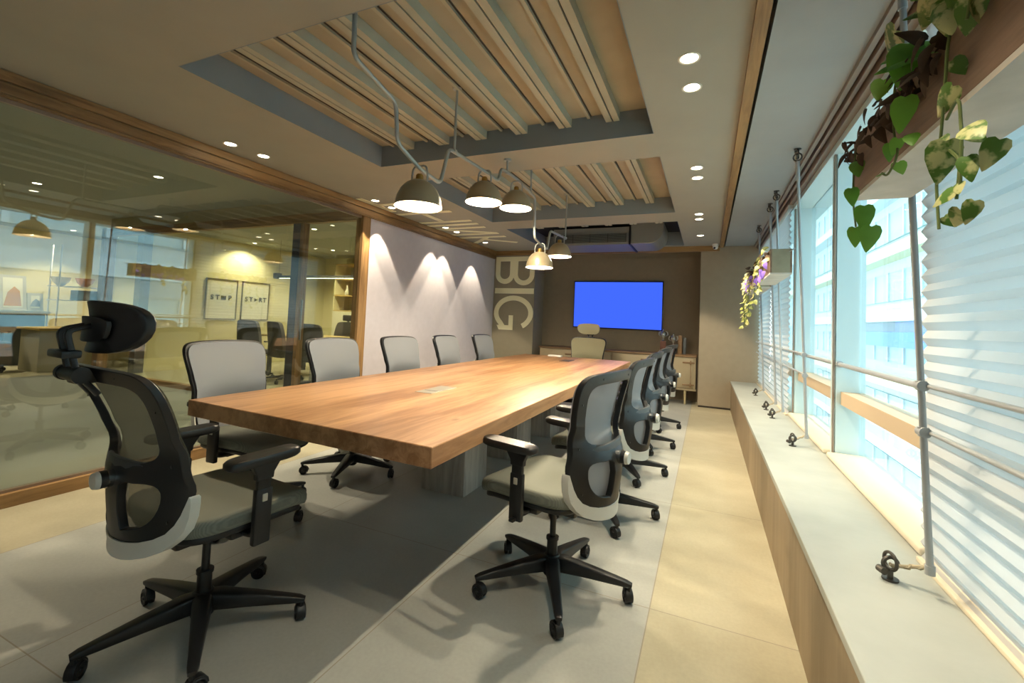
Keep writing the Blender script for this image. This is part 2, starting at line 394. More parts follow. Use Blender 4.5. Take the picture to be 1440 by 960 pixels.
def multi(name, parts, parent=None, **k):
    """one mesh, several materials: parts = [(bm, mat)]"""
    base = bmesh.new(); mats = []
    for bm, m in parts:
        for f in bm.faces: f.material_index = len(mats)
        mats.append(M[m]); bmesh.ops.recalc_face_normals(bm, faces=bm.faces[:]); merge(base, bm)
    me = bpy.data.meshes.new(name); base.to_mesh(me); base.free()
    for m in mats: me.materials.append(m)
    me.shade_smooth(); me.set_sharp_from_angle(angle=radians(35))
    o = bpy.data.objects.new(name, me); C.objects.link(o)
    if parent: o.parent = parent
    return o
def tag(o, label, cat, group=None, kind=None):
    o['label'] = label; o['category'] = cat
    if group: o['group'] = group
    if kind: o['kind'] = kind
    return o
def thing(name, label, cat, loc=(0, 0, 0), rz=0, group=None):
    o = bpy.data.objects.new(name, None); C.objects.link(o); o.location = loc; o.rotation_euler = (0, 0, rz)
    o.empty_display_size = .1
    return tag(o, label, cat, group)
def struct(name, bm, m, label=None, smooth=False, parent=None):
    o = obj(name, bm, m, parent, smooth=smooth)
    if not parent: o['kind'] = 'structure'
    if label: o['label'] = label
    return o
def bx(a, b, r=0):
    t = new()
    if r: rbox(t, a, b, r)
    else: box(t, a, b)
    return t
def dup(root, loc=None, rz=None, label=None, group=None):
    r = root.copy(); C.objects.link(r)
    if loc is not None: r.location = loc
    if rz is not None: r.rotation_euler = (r.rotation_euler[0], r.rotation_euler[1], rz)
    if label: r['label'] = label
    if group: r['group'] = group
    for ch in list(root.children):
        c = ch.copy(); C.objects.link(c); c.parent = r
        for g in list(ch.children):
            d = g.copy(); C.objects.link(d); d.parent = c
    return r

# ================================================================== SETTING
struct('floor', bx((LW - .0, YN, -.08), (LX + .5, RBY + .1, 0)), 'floor', 'pale stone tile floor, greyer under the long table')
# ceiling slabs around three coffers
RX0, RX1 = -2.645, -.355
YS = [(YN, 1.42), (3.065, 3.50), (5.28, 5.735), (7.42, RBY + .1)]
t = new()
box(t, (LW, YN, CZ), (RX0, RBY + .1, CZ + .25)); box(t, (RX1, YN, CZ), (.15, RBY + .1, CZ + .25))
for a, b in YS: box(t, (RX0, a, CZ), (RX1, b, CZ + .25))
ceil = struct('ceiling', t, 'ceil', 'taupe plaster ceiling with three deep coffers')
t = new()
for (a, b) in ((1.42, 3.065), (3.50, 5.28), (5.735, 7.42)):
    box(t, (RX0 - .001, a, CZ), (RX0 + .004, b, CZ + .24)); box(t, (RX1 - .004, a, CZ), (RX1 + .001, b, CZ + .24))
    box(t, (RX0, b - .004, CZ), (RX1, b + .001, CZ + .24)); box(t, (RX0, a - .001, CZ), (RX1, a + .004, CZ + .24))
obj('coffer_side', t, 'coffer', ceil, smooth=False)
# corrugated deck seen inside the coffers
ZD, ZR = 2.674, 2.613
t = new(); box(t, (RX0 - .05, 1.30, ZD), (RX1 + .05, 5.6, ZD + .05))
deck = obj('deck_panel', t, 'deck', ceil, smooth=False)
t = new()
for k in range(-1, 7):
    x = -.632 - .343 * k
    if x > RX1 - .02 or x < RX0: continue
    for dx in (-.026, .026): box(t, (x + dx - .021, 1.35, ZR), (x + dx + .021, 5.55, ZD))
    box(t, (x - .1715 - .01, 1.35, ZD - .018), (x - .1715 + .01, 5.55, ZD))
obj('deck_rib', t, 'deckrib', ceil, smooth=False)
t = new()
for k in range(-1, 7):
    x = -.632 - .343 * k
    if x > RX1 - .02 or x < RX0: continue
    box(t, (x - .006, 1.35, ZR + .012), (x + .006, 5.55, ZD)); box(t, (x - .1715 + .012, 1.35, ZD - .004), (x - .1715 + .020, 5.55, ZD))  # dark line in each rib gap, plus a painted shadow line beside each mid strip
obj('deck_seam_shadow', t, 'seam_shadow', ceil, smooth=False)
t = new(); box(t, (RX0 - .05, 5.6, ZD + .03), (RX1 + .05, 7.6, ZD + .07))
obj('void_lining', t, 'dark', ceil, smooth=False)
t = new()
for k in range(0, 6):
    x = -.632 - .343 * k
    for dx in (-.026, .026): box(t, (x + dx - .021, 5.76, ZR), (x + dx + .021, 6.35, ZD))
obj('beam_rib', t, 'deckrib', ceil, smooth=False)
t = new(); box(t, (.225, YN, CZ - .01), (.62, RBY + .1, CZ + .2))
struct('ceiling.001', t, 'soffit', 'blue-grey painted soffit strip beside the windows')
struct('trim_1', bx((.15, YN, CZ - .03), (.2055, FY, CZ + .1)), 'oak', 'oak batten between the taupe ceiling and the window soffit')
struct('roof_light_stop', bx((LW - .3, YN - .1, CZ + .252), (1.0, RBY + .2, CZ + .32)), 'dark')  # unseen slab added over the ceiling to stop sky light leaking into the coffers
# far end: niche, pier, column
struct('wall_back', bx((LW, RBY, -.05), (.75, RBY + .1, CZ + .2)), 'taupe', 'dark taupe fabric wall behind the screen')
struct('wall_pier', bx((-.112, FY, 0), (.80, RBY, CZ - .012)), 'pier', 'grey-beige pier to the right of the screen niche')
col = struct('wall_column', bx((LW + .001, FY, 0), (-2.875, RBY, CZ - .08)), 'column', 'olive-grey column face carrying big cream letters')
struct('wall_niche', bx((-2.875, RBY - .02, 0), (-.112, RBY, CZ - .1)), 'taupe')
struct('trim_2', bx((LW + .02, FY - .03, CZ - .085), (.15, FY + .03, CZ - .001)), 'oakx', 'oak cornice across the far end')
struct('baseboard_back', bx((-.105, FY - .012, 0), (LX, FY - .001, .025)), 'credd')
# near wall behind the camera, closing the room
struct('wall_near', bx((LW, YN - .1, -.05), (1.0, YN, CZ + .2)), 'wall')
# left wall: solid part, then the glazed part
GE = 4.09
struct('wall_left', bx((LW - .10, GE + .05, 0), (LW, RBY, CZ - .14)), 'wall', 'grey-lavender fabric wall washed by the downlights')
t = new(); box(t, (LW - .10, YN, CZ - .145), (LW + .016, FY, CZ)); box(t, (LW, YN, CZ - .062), (LW + .038, FY, CZ - .004)); box(t, (LW, YN, CZ - .132), (LW + .026, FY, CZ - .072)); box(t, (LW, YN, CZ - .149), (LW + .032, FY, CZ - .139))
struct('trim_3', t, 'oak', 'oak head trim running along the left wall')
struct('trim_4', bx((LW - .08, YN, 0), (LW + .02, GE, .078)), 'oak', 'oak sill trim under the glass wall')
struct('trim_5', bx((LW - .09, GE - .07, .0), (LW + .012, GE + .055, CZ - .145)), 'oakz', 'oak upright post at the end of the glass wall')
win1 = struct('window_1', bx((LW - .035, YN, .078), (LW - .025, GE - .07, CZ - .145)), 'pglass', 'clear glass partition along the left side')
t = new(); box(t, (LW - .045, YN, CZ - .17), (LW - .012, GE - .07, CZ - .145)); box(t, (LW - .045, YN, .078), (LW - .012, GE - .07, .095))
obj('window_frame', t, 'alub', win1, smooth=False)
# window wall
struct('wall_ledge', bx((LX, YN, 0), (LX + .03, FY, LH - .02)), 'ledgef', 'beige laminate front of the window ledge')
struct('trim_6', bx((LX - .006, YN, LH - .03), (.95, FY, LH), .003), 'ledge', 'grey-green stone top of the window ledge')
struct('wall_right', bx((.92, YN, -.2), (1.0, RBY, LH - .03)), 'facade')
struct('wall_right.001', bx((.72, YN, 2.36), (1.0, RBY, CZ + .25)), 'alu', 'white head panel above the windows')
WY = [-.90, .54, 1.98, 3.42, 4.86, 6.30, 7.60]
for i, y in enumerate(WY[:-1]):
    t = new(); box(t, (.865, y + .03, .46), (.875, WY[i+1] - .01, 2.36))
    w = struct('window_%d' % (i + 2), t, 'wglass', 'facade window pane, bay %s' % ['nearest', 'second', 'third', 'fourth', 'fifth', 'farthest'][i])
    t = new(); box(t, (.748, y, LH), (.90, y + .075, 2.36)); box(t, (.735, y + .012, LH), (.75, y + .063, 2.36))
    obj('window_mullion', t, 'alu', w, smooth=False)
    t = new(); box(t, (.733, y + .004, LH), (.742, y + .022, 2.36)); obj('window_edge', t, 'alub', w, smooth=False)
    t = new(); box(t, (.775, y + .075, .765), (.90, WY[i+1], .845)); obj('window_transom', t, 'transom', w, smooth=False)
    t = new(); rbox(t, (.70, y + .08, LH), (.90, WY[i+1] - .005, LH + .035), .012, 3); obj('window_sill', t, 'sill', w)
    t = new(); cyl(t, (.765, y + .07, 1.015), (.765, WY[i+1] + .02, 1.015), .014); 
    for yy in (y + .085, WY[i+1] - .02): cyl(t, (.765, yy, 1.015), (.765, yy + .012, 1.015), .021)
    obj('window_rail', t, 'pole', w)
t = new(); box(t, (.62, YN, CZ - .035), (.645, RBY, CZ + .1)); box(t, (.655, YN, CZ - .055), (.675, RBY, CZ + .1)); box(t, (.685, YN, CZ - .09), (.725, RBY, CZ + .1)); box(t, (.62, YN, CZ + .02), (.72, RBY, CZ + .1))
struct('trim_7', t, 'alub', 'bronze blind track along the window head')

# letters on the far column and the ceiling
def strip(pts, w, n=1):
    """flat ribbon outline polygon around a 2D polyline"""
    P = [Vector(p) for p in pts]; L, R = [], []
    for i, p in enumerate(P):
        d = (P[min(i+1, len(P)-1)] - P[max(i-1, 0)]).normalized(); nn = Vector((-d.y, d.x))
        L.append(tuple(p + nn * w / 2)); R.append(tuple(p - nn * w / 2))
    return L + R[::-1]
def solid(bm, poly, fm):
    A = [bm.verts.new(fm(x, y, 0)) for x, y in poly]; B = [bm.verts.new(fm(x, y, 1)) for x, y in poly]
    n = len(poly)
    for i in range(n): bm.faces.new((A[i], A[(i+1) % n], B[(i+1) % n], B[i]))
    from mathutils.geometry import tessellate_polygon
    for tr in tessellate_polygon([[Vector((x, y, 0)) for x, y in poly]]):
        bm.faces.new([A[i] for i in tr]); bm.faces.new([B[i] for i in tr[::-1]])
LD = [.012]
def fc(x, z, k):
    return Vector((x, FY - LD[0] * k, z))
lx0, lx1 = -3.66, -2.885
t = new()
zs = 2.385
solid(t, [(lx0, zs), (lx1, zs), (lx1, zs - .085), (lx0, zs - .085)], fc)
def uarc(xa, xb, ztop, zb):
    xc, r = (xa + xb) / 2, (xb - xa) / 2
    p = [(xa, ztop)]
    for i in range(0, 17):
        a = pi + pi * i / 16; p.append((xc + r * cos(a), zb + r * .95 + r * .95 * sin(a)))
    p.append((xb, ztop)); return p
LD[0] = .0127; solid(t, strip(uarc(lx0 + .045, -3.325, zs - .04, 1.925), .09), fc)
LD[0] = .0134; solid(t, strip(uarc(-3.255, lx1 - .045, zs - .04, 1.90), .09), fc)
box(t, (-3.34, FY - .0142, 2.06), (-3.24, FY, zs - .04))
tag(obj('letter_b', t, 'letter', smooth=False), 'large cream letter B lying on its side at the top of the column', 'letter', 'cream letters on the far column')
LD[0] = .012; t = new(); solid(t, [(lx0, 1.80), (lx1, 1.80), (lx1, 1.70), (lx0, 1.70)], fc)
tag(obj('letter_i', t, 'letter', smooth=False), 'large cream letter I lying as a horizontal bar in mid column', 'letter', 'cream letters on the far column')
t = new(); gx, gz, ra, rb = (lx0 + lx1) / 2, 1.345, .345, .275
p = []
for i in range(0, 33):
    a = radians(-58 + (300) * i / 32) ; p.append((gx + ra * cos(a), gz + rb * sin(a)))
p = [q for q in p if not (q[0] < gx and q[1] < 1.12)]
solid(t, strip(p + [(gx - .28, 1.07)], .09), fc)
LD[0] = .0128; solid(t, [(gx - .325, 1.115), (gx - .0, 1.115), (gx - .0, 1.03), (gx - .28, 1.03)], fc)
LD[0] = .0135; solid(t, [(gx - .085, 1.04), (gx + .0, 1.04), (gx + .0, 1.30), (gx - .085, 1.30)], fc)
tag(obj('letter_g', t, 'letter', smooth=False), 'large cream letter G lying on its side at the bottom of the lettering', 'letter', 'cream letters on the far column')
cc = lambda x, y, k: Vector((x, y, CZ - .006 * k))
def ceil_letter(name, strokes, label):
    t = new()
    for (a, b, w) in strokes: solid(t, strip([a, b], w), cc)
    tag(obj(name, t, 'letter', smooth=False), label, 'letter', 'cream letters on the ceiling')
ceil_letter('letter_t', [((-3.60, 3.83), (-3.60, 4.45), .075), ((-3.6, 4.14), (-2.88, 4.14), .075)], 'large cream letter T on the ceiling, nearest of the ceiling letters')
ceil_letter('letter_h', [((-3.655, 4.60), (-2.875, 4.60), .075), ((-3.29, 4.6), (-3.29, 5.10), .075), ((-3.655, 5.10), (-2.875, 5.10), .075)], 'large cream letter H on the ceiling behind the pendants')
ceil_letter('letter_i', [((-3.655, 5.29), (-2.875, 5.29), .075)], 'large cream letter I as a single bar on the ceiling')
ceil_letter('letter_n', [((-3.655, 5.51), (-2.875, 5.51), .07), ((-3.64, 5.53), (-2.89, 5.93), .075), ((-3.655, 5.95), (-2.875, 5.95), .07)], 'large cream letter N on the ceiling')
ceil_letter('letter_k', [((-3.655, 6.20), (-2.875, 6.20), .08), ((-3.64, 6.67), (-3.22, 6.25), .08), ((-3.34, 6.37), (-2.89, 6.72), .08)], 'large cream letter K on the ceiling, farthest of the ceiling letters')

# ================================================================== TABLE
tb = thing('conference_table', 'long thick oak conference table on grey wooden pedestals', 'table', (-1.61, 3.6, 0))
t = new()
co = [(-2.33 + 1.61, 1.41 - 3.6), (-.875 + 1.61, 1.355 - 3.6), (-.885 + 1.61, 5.88 - 3.6), (-2.335 + 1.61, 5.88 - 3.6)]
lo = [t.verts.new((x, y, .668)) for x, y in co]; hi = [t.verts.new((x, y, .745)) for x, y in co]
t.faces.new(hi); t.faces.new(lo[::-1])
for i in range(4): t.faces.new((lo[i], lo[(i+1) % 4], hi[(i+1) % 4], hi[i]))
bmesh.ops.bevel(t, geom=t.edges[:], offset=.003, segments=1, affect='EDGES')
obj('tabletop', t, 'table', tb, smooth=False)
for y in (2.695, 3.60, 4.50): obj('pedestal', bx((-.20, y - 3.6, 0), (.135, y - 3.6 + .335, .668), .004), 'ped', tb)
for (x, y, w, l, m, lb) in ((.055, -1.17, .12, .30, 'plate', 'pale flush power outlet plate'), (.06, 1.68, .12, .26, 'plated', 'dark flush power outlet plate')):
    t = new(); rbox(t, (x - w/2, y - l/2, .744), (x + w/2, y + l/2, .748), .0015, 1)
    pl = obj('power_outlet', t, m, tb, label=lb)
    t = new(); box(t, (x - w/2 + .012, y - .002 - l * .2, .7475), (x + w/2 - .012, y + .002 - l * .2, .749)); obj('lid_gap', t, 'plated', pl, smooth=False)
t = new(); rbox(t, (-.09, -.045, 0), (.09, .045, .022), .006)
o = obj('conference_speaker', t, 'socket'); o.location = (-1.86, 5.78, .745)
tag(o, 'small flat white box lying near the far end of the table', 'device')

# ================================================================== CHAIRS
ZP = [(.415, -.258), (.47, -.268), (.55, -.280), (.62, -.286), (.67, -.272), (.74, -.235), (.80, -.238), (.88, -.262), (1.01, -.308)]
RECL = 0.0
def yb(z): return yb0(z) - RECL * max(0, z - .62)
def yb0(z):
    if z <= ZP[0][0]: return ZP[0][1]
    for (a, u), (b, v) in zip(ZP, ZP[1:]):
        if z <= b:
            k = (z - a) / (b - a); k = k * k * (3 - 2 * k) if False else k
            return u + (v - u) * k
    return ZP[-1][1]
def backmap(s, z, o):
    zz = max(.42, min(1.0, z))
    y = sum(yb(zz + d) for d in (-.02, 0, .02)) / 3 + (.55 + 1.5 * max(0, min(1, (.78 - zz) / .16))) * s * s
    return Vector((s, y + o, z))
def sym(half):
    """half outline from top centre to bottom centre on +x side, mirrored"""
    return half + [(-x, z) for x, z in half[::-1] if x > 1e-6]
def smooth2(poly, n=3):
    return [(v.x, v.y) for v in smooth_path([(x, z, 0) for x, z in poly], n, closed=True)]
OUT = smooth2(sym([(0, 1.004), (.12, 1.002), (.215, .994), (.252, .972), (.264, .93), (.256, .86), (.244, .79), (.238, .73), (.238, .67), (.236, .61), (.222, .54), (.185, .482), (.11, .452), (0, .445)]), 3)
UPH = smooth2(sym([(0, .956), (.11, .955), (.17, .950), (.200, .932), (.206, .90), (.196, .84), (.182, .77), (.160, .722), (.10, .700), (0, .694)]), 3)
LO1 = smooth2([(.045, .628), (.10, .640), (.160, .636), (.176, .60), (.160, .545), (.120, .505), (.060, .490), (.042, .50)], 3)
LO2 = [(-x, z) for x, z in LO1]
CRES = smooth2([(.0, .447), (.11, .454), (.185, .484), (.222, .542), (.240, .60), (.243, .57), (.226, .49), (.17, .425), (.09, .398), (0, .390), (-.09, .398), (-.17, .425), (-.226, .49), (-.243, .57), (-.240, .60), (-.222, .542), (-.185, .484), (-.11, .454)], 2)
MESHO = smooth2(sym([(0, .994), (.12, .992), (.205, .984), (.240, .964), (.252, .925), (.244, .86), (.232, .79), (.226, .73), (.226, .67), (.224, .61), (.21, .545), (.17, .495), (.11, .465), (0, .458)]), 2)

def superq(u, p): return math.copysign(abs(u) ** p, u)
def cushion(bm, cx, cy, z0, z1, wx, wy, p=.42, layers=5, droop=.03):
    rings = []; n = 40
    for k in range(layers + 1):
        a = pi * k / layers - pi / 2
        zz = (z0 + z1) / 2 + (z1 - z0) / 2 * sin(a); sc = 1 - .07 * (1 - abs(cos(a)) ** .6)
        row = []
        for i in range(n):
            t = 2 * pi * i / n; x = cx + wx / 2 * sc * superq(cos(t), p); y = cy + wy / 2 * sc * superq(sin(t), p)
            q = (y - cy) / (wy / 2); d = -droop * max(0, (q - .45) / .55) ** 2 + .008 * (abs(x - cx) / (wx / 2)) ** 2
            row.append(bm.verts.new((x, y, zz + d)))
        rings.append(row)
    for a, b in zip(rings, rings[1:]):
        for i in range(n): bm.faces.new((a[i], a[(i+1) % n], b[(i+1) % n], b[i]))
    for row, top in ((rings[0], 0), (rings[-1], 1)):
        # inner rings so the surface shades well
        prev = row
        for s in (.75, .5, .25):
            cur = []
            for i in range(n):
                x = cx + (row[i].co.x - cx) * s; y = cy + (row[i].co.y - cy) * s
                q = (y - cy) / (wy / 2); d = -droop * max(0, (q - .45) / .55) ** 2
                zc = row[i].co.z
                base = (z1 if top else z0)
                cur.append(bm.verts.new((x, y, base + d + (.0 if not top else .004 * (1 - s)))))
            for i in range(n): bm.faces.new((prev[i], prev[(i+1) % n], cur[(i+1) % n], cur[i]))
            prev = cur
        bm.faces.new(prev)
def caster_parts(root, a, swivel, r=.345):
    cx, cy = r * cos(a), r * sin(a)
    f = Matrix.Translation((cx, cy, 0)) @ Matrix.Rotation(swivel, 4, 'Z')
    t = new()
    sweep(t, [f @ Vector((0, 0, .055)), f @ Vector((0, 0, .082))], circ(.009, 10))
    # hood between the wheels
    P = []
    for i in range(9):
        aa = radians(-25 + 205 * i / 8); P.append(f @ Vector((-.012 + .0295 * cos(aa), 0, .029 + .0295 * sin(aa))))
    sweep(t, P, rrect(.030, .007, .002, 2), up=Vector((0, 0, 1)))
    ca = obj('caster', t, 'black', root)
    for sgn in (-1, 1):
        t = new(); m = f @ Matrix.Translation((-.012, 0, .0275)) @ Matrix.Rotation(pi / 2 * sgn, 4, 'X')
        lathe(t, [(0, .006), (.010, .006), (.012, .010), (.019, .011), (.024, .018), (.0275, .016), (.0275, .007), (.026, .004), (0, .004)], s=20, m=m)
        lathe(t, [(0, .020), (.006, .020), (.008, .014), (.019, .0135)], s=14, m=m)
        obj('wheel', t, 'black', ca, angle=30)
def make_chair(label, headrest=False, phase=6, pady=0.0, group=None, meshm='mesh'):
    root = thing('office_chair', label, 'chair', group=group)
    t = new(); cushion(t, 0, .045, .437, .497, .50, .49, droop=.035); obj('seat', t, 'seatf', root, angle=60)
    t = new(); cushion(t, 0, .04, .412, .444, .47, .455, droop=.03); obj('seat_pan', t, 'black', root, angle=60)
    # mechanism
    t = new(); rbox(t, (-.07, -.14, .355), (.07, .11, .42), .012); rbox(t, (-.035, -.255, .375), (.035, -.12, .415), .01)
    rbox(t, (-.20, -.03, .385), (.20, .05, .415), .008)
    obj('tilt_mechanism', t, 'blackm', root)
    t = new(); tube(t, fillet([(-.05, .03, .385), (-.20, .03, .375), (-.27, .03, .385)], .03), .005, 8); rbox(t, (-.31, .018, .378), (-.262, .042, .392), .005)
    obj('height_lever', t, 'black', root)
    # gas lift
    t = new(); cyl(t, (0, 0, .06), (0, 0, .21), .026, .024, 24); cyl(t, (0, 0, .21), (0, 0, .222), .029, .029, 24); cyl(t, (0, 0, .222), (0, 0, .36), .014, .014, 18); obj('gas_lift', t, 'blackm', root)
    # star base
    t = new(); lathe(t, [(0, .052), (.030, .052), (.038, .06), (.044, .10), (.042, .135), (.03, .145), (0, .145)], s=24)
    base = obj('hub', t, 'black', root)
    for k in range(5):
        a = radians(phase + 72 * k); d = Vector((cos(a), sin(a), 0))
        P = [d * .015 + Vector((0, 0, .108)), d * .06 + Vector((0, 0, .110)), d * .18 + Vector((0, 0, .100)), d * .29 + Vector((0, 0, .088)), d * .335 + Vector((0, 0, .083)), d * .357 + Vector((0, 0, .079))]
        t = new(); sweep(t, P, rrect(1, 1, .18, 2), scale=[(.066, .064), (.063, .062), (.048, .046), (.036, .031), (.033, .022), (.024, .014)])
        obj('base_leg', t, 'black', root, angle=45)
        caster_parts(root, a, a + random.uniform(-1.4, 1.4))
    # back
    t = new(); plate(t, OUT, [UPH, LO1, LO2], lambda s, z, o: backmap(s, z, o), -.026, .026)
    bf = obj('backrest_frame', t, 'black', root, bevel=.006, angle=50)
    for sg in (-1, 1):
        for (s, z) in ((.14, .978), (.234, .88), (.212, .70), (.19, .52)):
            p = backmap(s * sg, z, -.0265); t = new(); cyl(t, p, p + Vector((0, -.002, 0)), .005, .0045, 8); obj('screw', t, 'blackm', bf)
    t = new(); plate(t, MESHO, [], lambda s, z, o: backmap(s, z, .010 + o), .0022, .026); obj('mesh_panel', t, meshm, root, angle=60)
    t = new(); plate(t, CRES, [], lambda s, z, o: backmap(s, z, o), -.030, .02); obj('back_trim', t, 'white', root, bevel=.004, label='pale grey crescent trim under the backrest')
    # lumbar support
    t = new()
    sweep(t, [backmap(s, .672, -.014) for s in (-.165, -.12, -.06, 0, .06, .12, .165)], rrect(.062, .016, .007, 2), up=Vector((0, 1, 0)), scale=[(.6, .7), 1, 1.15, 1.2, 1.15, 1, (.6, .7)])
    obj('lumbar_pad', t, 'lumb', root)
    p = backmap(0, .645, -.026)
    t = new(); cyl(t, p + Vector((0, .012, 0)), p + Vector((0, -.014, 0)), .026, .030, 24); kn = obj('lumbar_knob', t, 'chrome', root, label='chrome ringed round lumbar knob on the rear of the backrest')
    t = new(); cyl(t, p + Vector((0, -.014, 0)), p + Vector((0, -.032, 0)), .027, .027, 24); obj('knob_grip', t, 'black', kn)
    t = new(); cyl(t, p + Vector((0, -.032, 0)), p + Vector((0, -.046, 0)), .028, .024, 24); obj('knob_cap', t, 'white', kn)
    # arms
    for sg in (-1, 1):
        t = new()
        P = fillet([(.06 * sg, .03, .405), (.20 * sg, .03, .398), (.255 * sg, .03, .405), (.268 * sg, .03, .44)], .03, 4)
        sweep(t, P, rrect(.05, .016, .006, 2), up=Vector((0, 0, 1)))
        m = Matrix.Translation((.272 * sg, .03, 0))
        rbox(t, (-.013, -.032, .375), (.013, .030, .57), .007, 2, m); rbox(t, (-.0105, -.027, .55), (.0105, .025, .655), .006, 2, m)
        obj('arm_post', t, 'black', root, angle=40)
        t = new(); rbox(t, (-.004, -.010, .525), (.004, .009, .552), .003, 2, Matrix.Translation((.285 * sg, .03, 0)))
        obj('arm_button', t, 'button', root, label='small silver height button on the armrest post')
        # pad with flared bracket
        t = new()
        poly = [(-.055, .664), (.060, .664), (.032, .622), (.030, .60), (-.032, .60), (-.034, .622)]
        A = [t.verts.new((.272 * sg - .013, .03 + y, z)) for y, z in poly]; B = [t.verts.new((.272 * sg + .013, .03 + y, z)) for y, z in poly]
        t.faces.new(A); t.faces.new(B[::-1])
        for i in range(6): t.faces.new((A[i], A[(i+1) % 6], B[(i+1) % 6], B[i]))
        pb = obj('arm_bracket', t, 'black', root, smooth=False, bevel=.004)
        t = new(); n = 28; lay = []
        for (zz, s) in ((.662, .93), (.668, 1), (.684, 1), (.692, .93), (.693, .5)):
            lay.append([t.verts.new((.272 * sg + .043 * s * superq(cos(2*pi*i/n), .5) + .006 * sg * 0, .025 + pady + .132 * s * superq(sin(2*pi*i/n), .5), zz + .004 * sin(2*pi*i/n))) for i in range(n)])
        for a_, b_2 in zip(lay, lay[1:]):
            for i in range(n): t.faces.new((a_[i], a_[(i+1) % n], b_2[(i+1) % n], b_2[i]))
        t.faces.new(lay[0][::-1]); t.faces.new(lay[-1]); obj('arm_pad', t, 'blackp', root, angle=50)
    if headrest:
        hy = -RECL * .40
        n_before = len(root.children)
        t = new()
        for s in (-.028, .028):
            sweep(t, fillet([(s, -.30, .92), (s, -.355, .99), (s, -.385, 1.115), (s * .7, -.31, 1.135)], .02, 4), rrect(.020, .016, .005, 2), up=Vector((0, 1, 0)))
        rbox(t, (-.055, -.40, 1.035), (.055, -.352, 1.058), .006); cyl(t, (-.05, -.355, .985), (.05, -.355, .985), .021, .021, 18); cyl(t, (-.068, -.355, .985), (-.05, -.355, .985), .024, .024, 18); cyl(t, (.05, -.355, .985), (.068, -.355, .985), .024, .024, 18); rbox(t, (-.03, -.36, .955), (.03, -.30, 1.0), .008)
        obj('headrest_bracket', t, 'black', root)
        t = new()
        hp = smooth2([(-.12, 1.198), (0, 1.208), (.12, 1.198), (.162, 1.165), (.158, 1.10), (.11, 1.055), (0, 1.046), (-.11, 1.055), (-.158, 1.10), (-.162, 1.165)], 3)
        plate(t, hp, [], lambda s, z, o: Vector((s, -.315 + 2.6 * s * s - 1.6 * (z - 1.12) ** 2 + o, z)), .028, .02)
        hd = obj('headrest_pad', t, 'seatp' if headrest == 2 else 'blackp', root, bevel=.01, angle=60)
        t = new(); plate(t, smooth2([(-.07, 1.155), (.07, 1.155), (.085, 1.12), (.06, 1.085), (-.06, 1.085), (-.085, 1.12)], 3), [], lambda s, z, o: Vector((s, -.321 + 2.6 * s * s - 1.6 * (z - 1.12) ** 2 + o, z)), -.012, .02)
        obj('headrest_mount', t, 'black', hd, bevel=.004)
    if headrest:
        for ch in root.children:
            if ch.name.startswith('headrest'):
                ch.location.y += hy
    return root
RECL = -.08
c0 = make_chair('black mesh office chair nearest on the right side of the table, seen from behind', phase=70, pady=.05, group='mesh chairs along the right side of the table')
c0.location = (-.63, 2.02, 0); c0.rotation_euler = (0, 0, radians(79))
RL = ['black mesh office chair second from the camera along the right side of the table',
      'black mesh office chair third from the camera along the right side of the table',
      'black mesh office chair fourth from the camera along the right side of the table',
      'farthest black mesh office chair on the right side, next to the credenza']
for y, dx, rz, lb in zip((2.93, 3.80, 4.71, 5.70), (.015, 0, 0, .0), (84, 86, 85, 82), RL):
    dup(c0, (-.62 + dx, y, 0), radians(rz), lb)
LL = ['grey mesh office chair nearest the camera on the left side of the table', 'grey mesh office chair second on the left side, in front of the oak post',
      'grey mesh office chair third on the left side, against the lavender wall', 'grey mesh office chair fourth on the left side, one before the last', 'farthest grey mesh office chair on the left side, beside the lettered column']
RECL = 0.0
lc = make_chair(LL[0], phase=23, pady=-.05, group='mesh chairs along the left side of the table')
first_left = True
for x, y, rz, lb in zip((-2.46, -2.47, -2.47, -2.47, -2.47), (1.87, 2.72, 3.56, 4.41, 5.31), (-86, -90, -92, -88, -90), LL):
    r = lc if first_left else dup(lc, None, None, lb)
    r.location = (x, y, 0); r.rotation_euler = (0, 0, radians(rz)); first_left = False
RECL = .17
fl = make_chair('black mesh office chair with headrest in the left foreground at the table end', headrest=1, phase=41, meshm='meshd')
fl.location = (-1.71, 1.14, 0); fl.rotation_euler = (0, 0, radians(-5))
RECL = 0.0
ec = make_chair('office chair with pale headrest at the far end of the table under the screen', headrest=2, phase=10, meshm='meshp')
ec.location = (-1.60, 6.28, 0); ec.rotation_euler = (0, 0, radians(180))

# ================================================================== PENDANTS
pl = thing('pendant_rail', 'bent grey conduit pipe zigzagging over the table with its ceiling hangers', 'pipe', (-1.5, 1.505, ZD))
def rel(P, o): return [tuple(Vector(p) - Vector(o)) for p in P]
PP = [(-1.5, 1.505, ZD), (-1.5, 1.512, 2.37), (-1.5, 1.825, 2.30), (-1.5, 1.848, 2.10), (-1.5, 2.06, 2.03), (-1.5, 2.27, 2.01), (-1.5, 2.345, 2.255), (-1.5, 2.80, 2.27), (-1.5, 3.07, 2.27), (-1.5, 3.105, 2.385), (-1.5, 3.42, 2.395), (-1.5, 3.86, 2.36), (-1.5, 3.885, 1.985), (-1.5, 4.06, 1.955), (-1.5, 4.25, 1.93), (-1.5, 4.335, 2.14), (-1.5, 4.87, 2.165)]
t = new(); tube(t, fillet(rel(PP, (-1.5, 1.505, ZD)), .045, 5), .0115, 12); obj('conduit', t, 'pipe', pl)
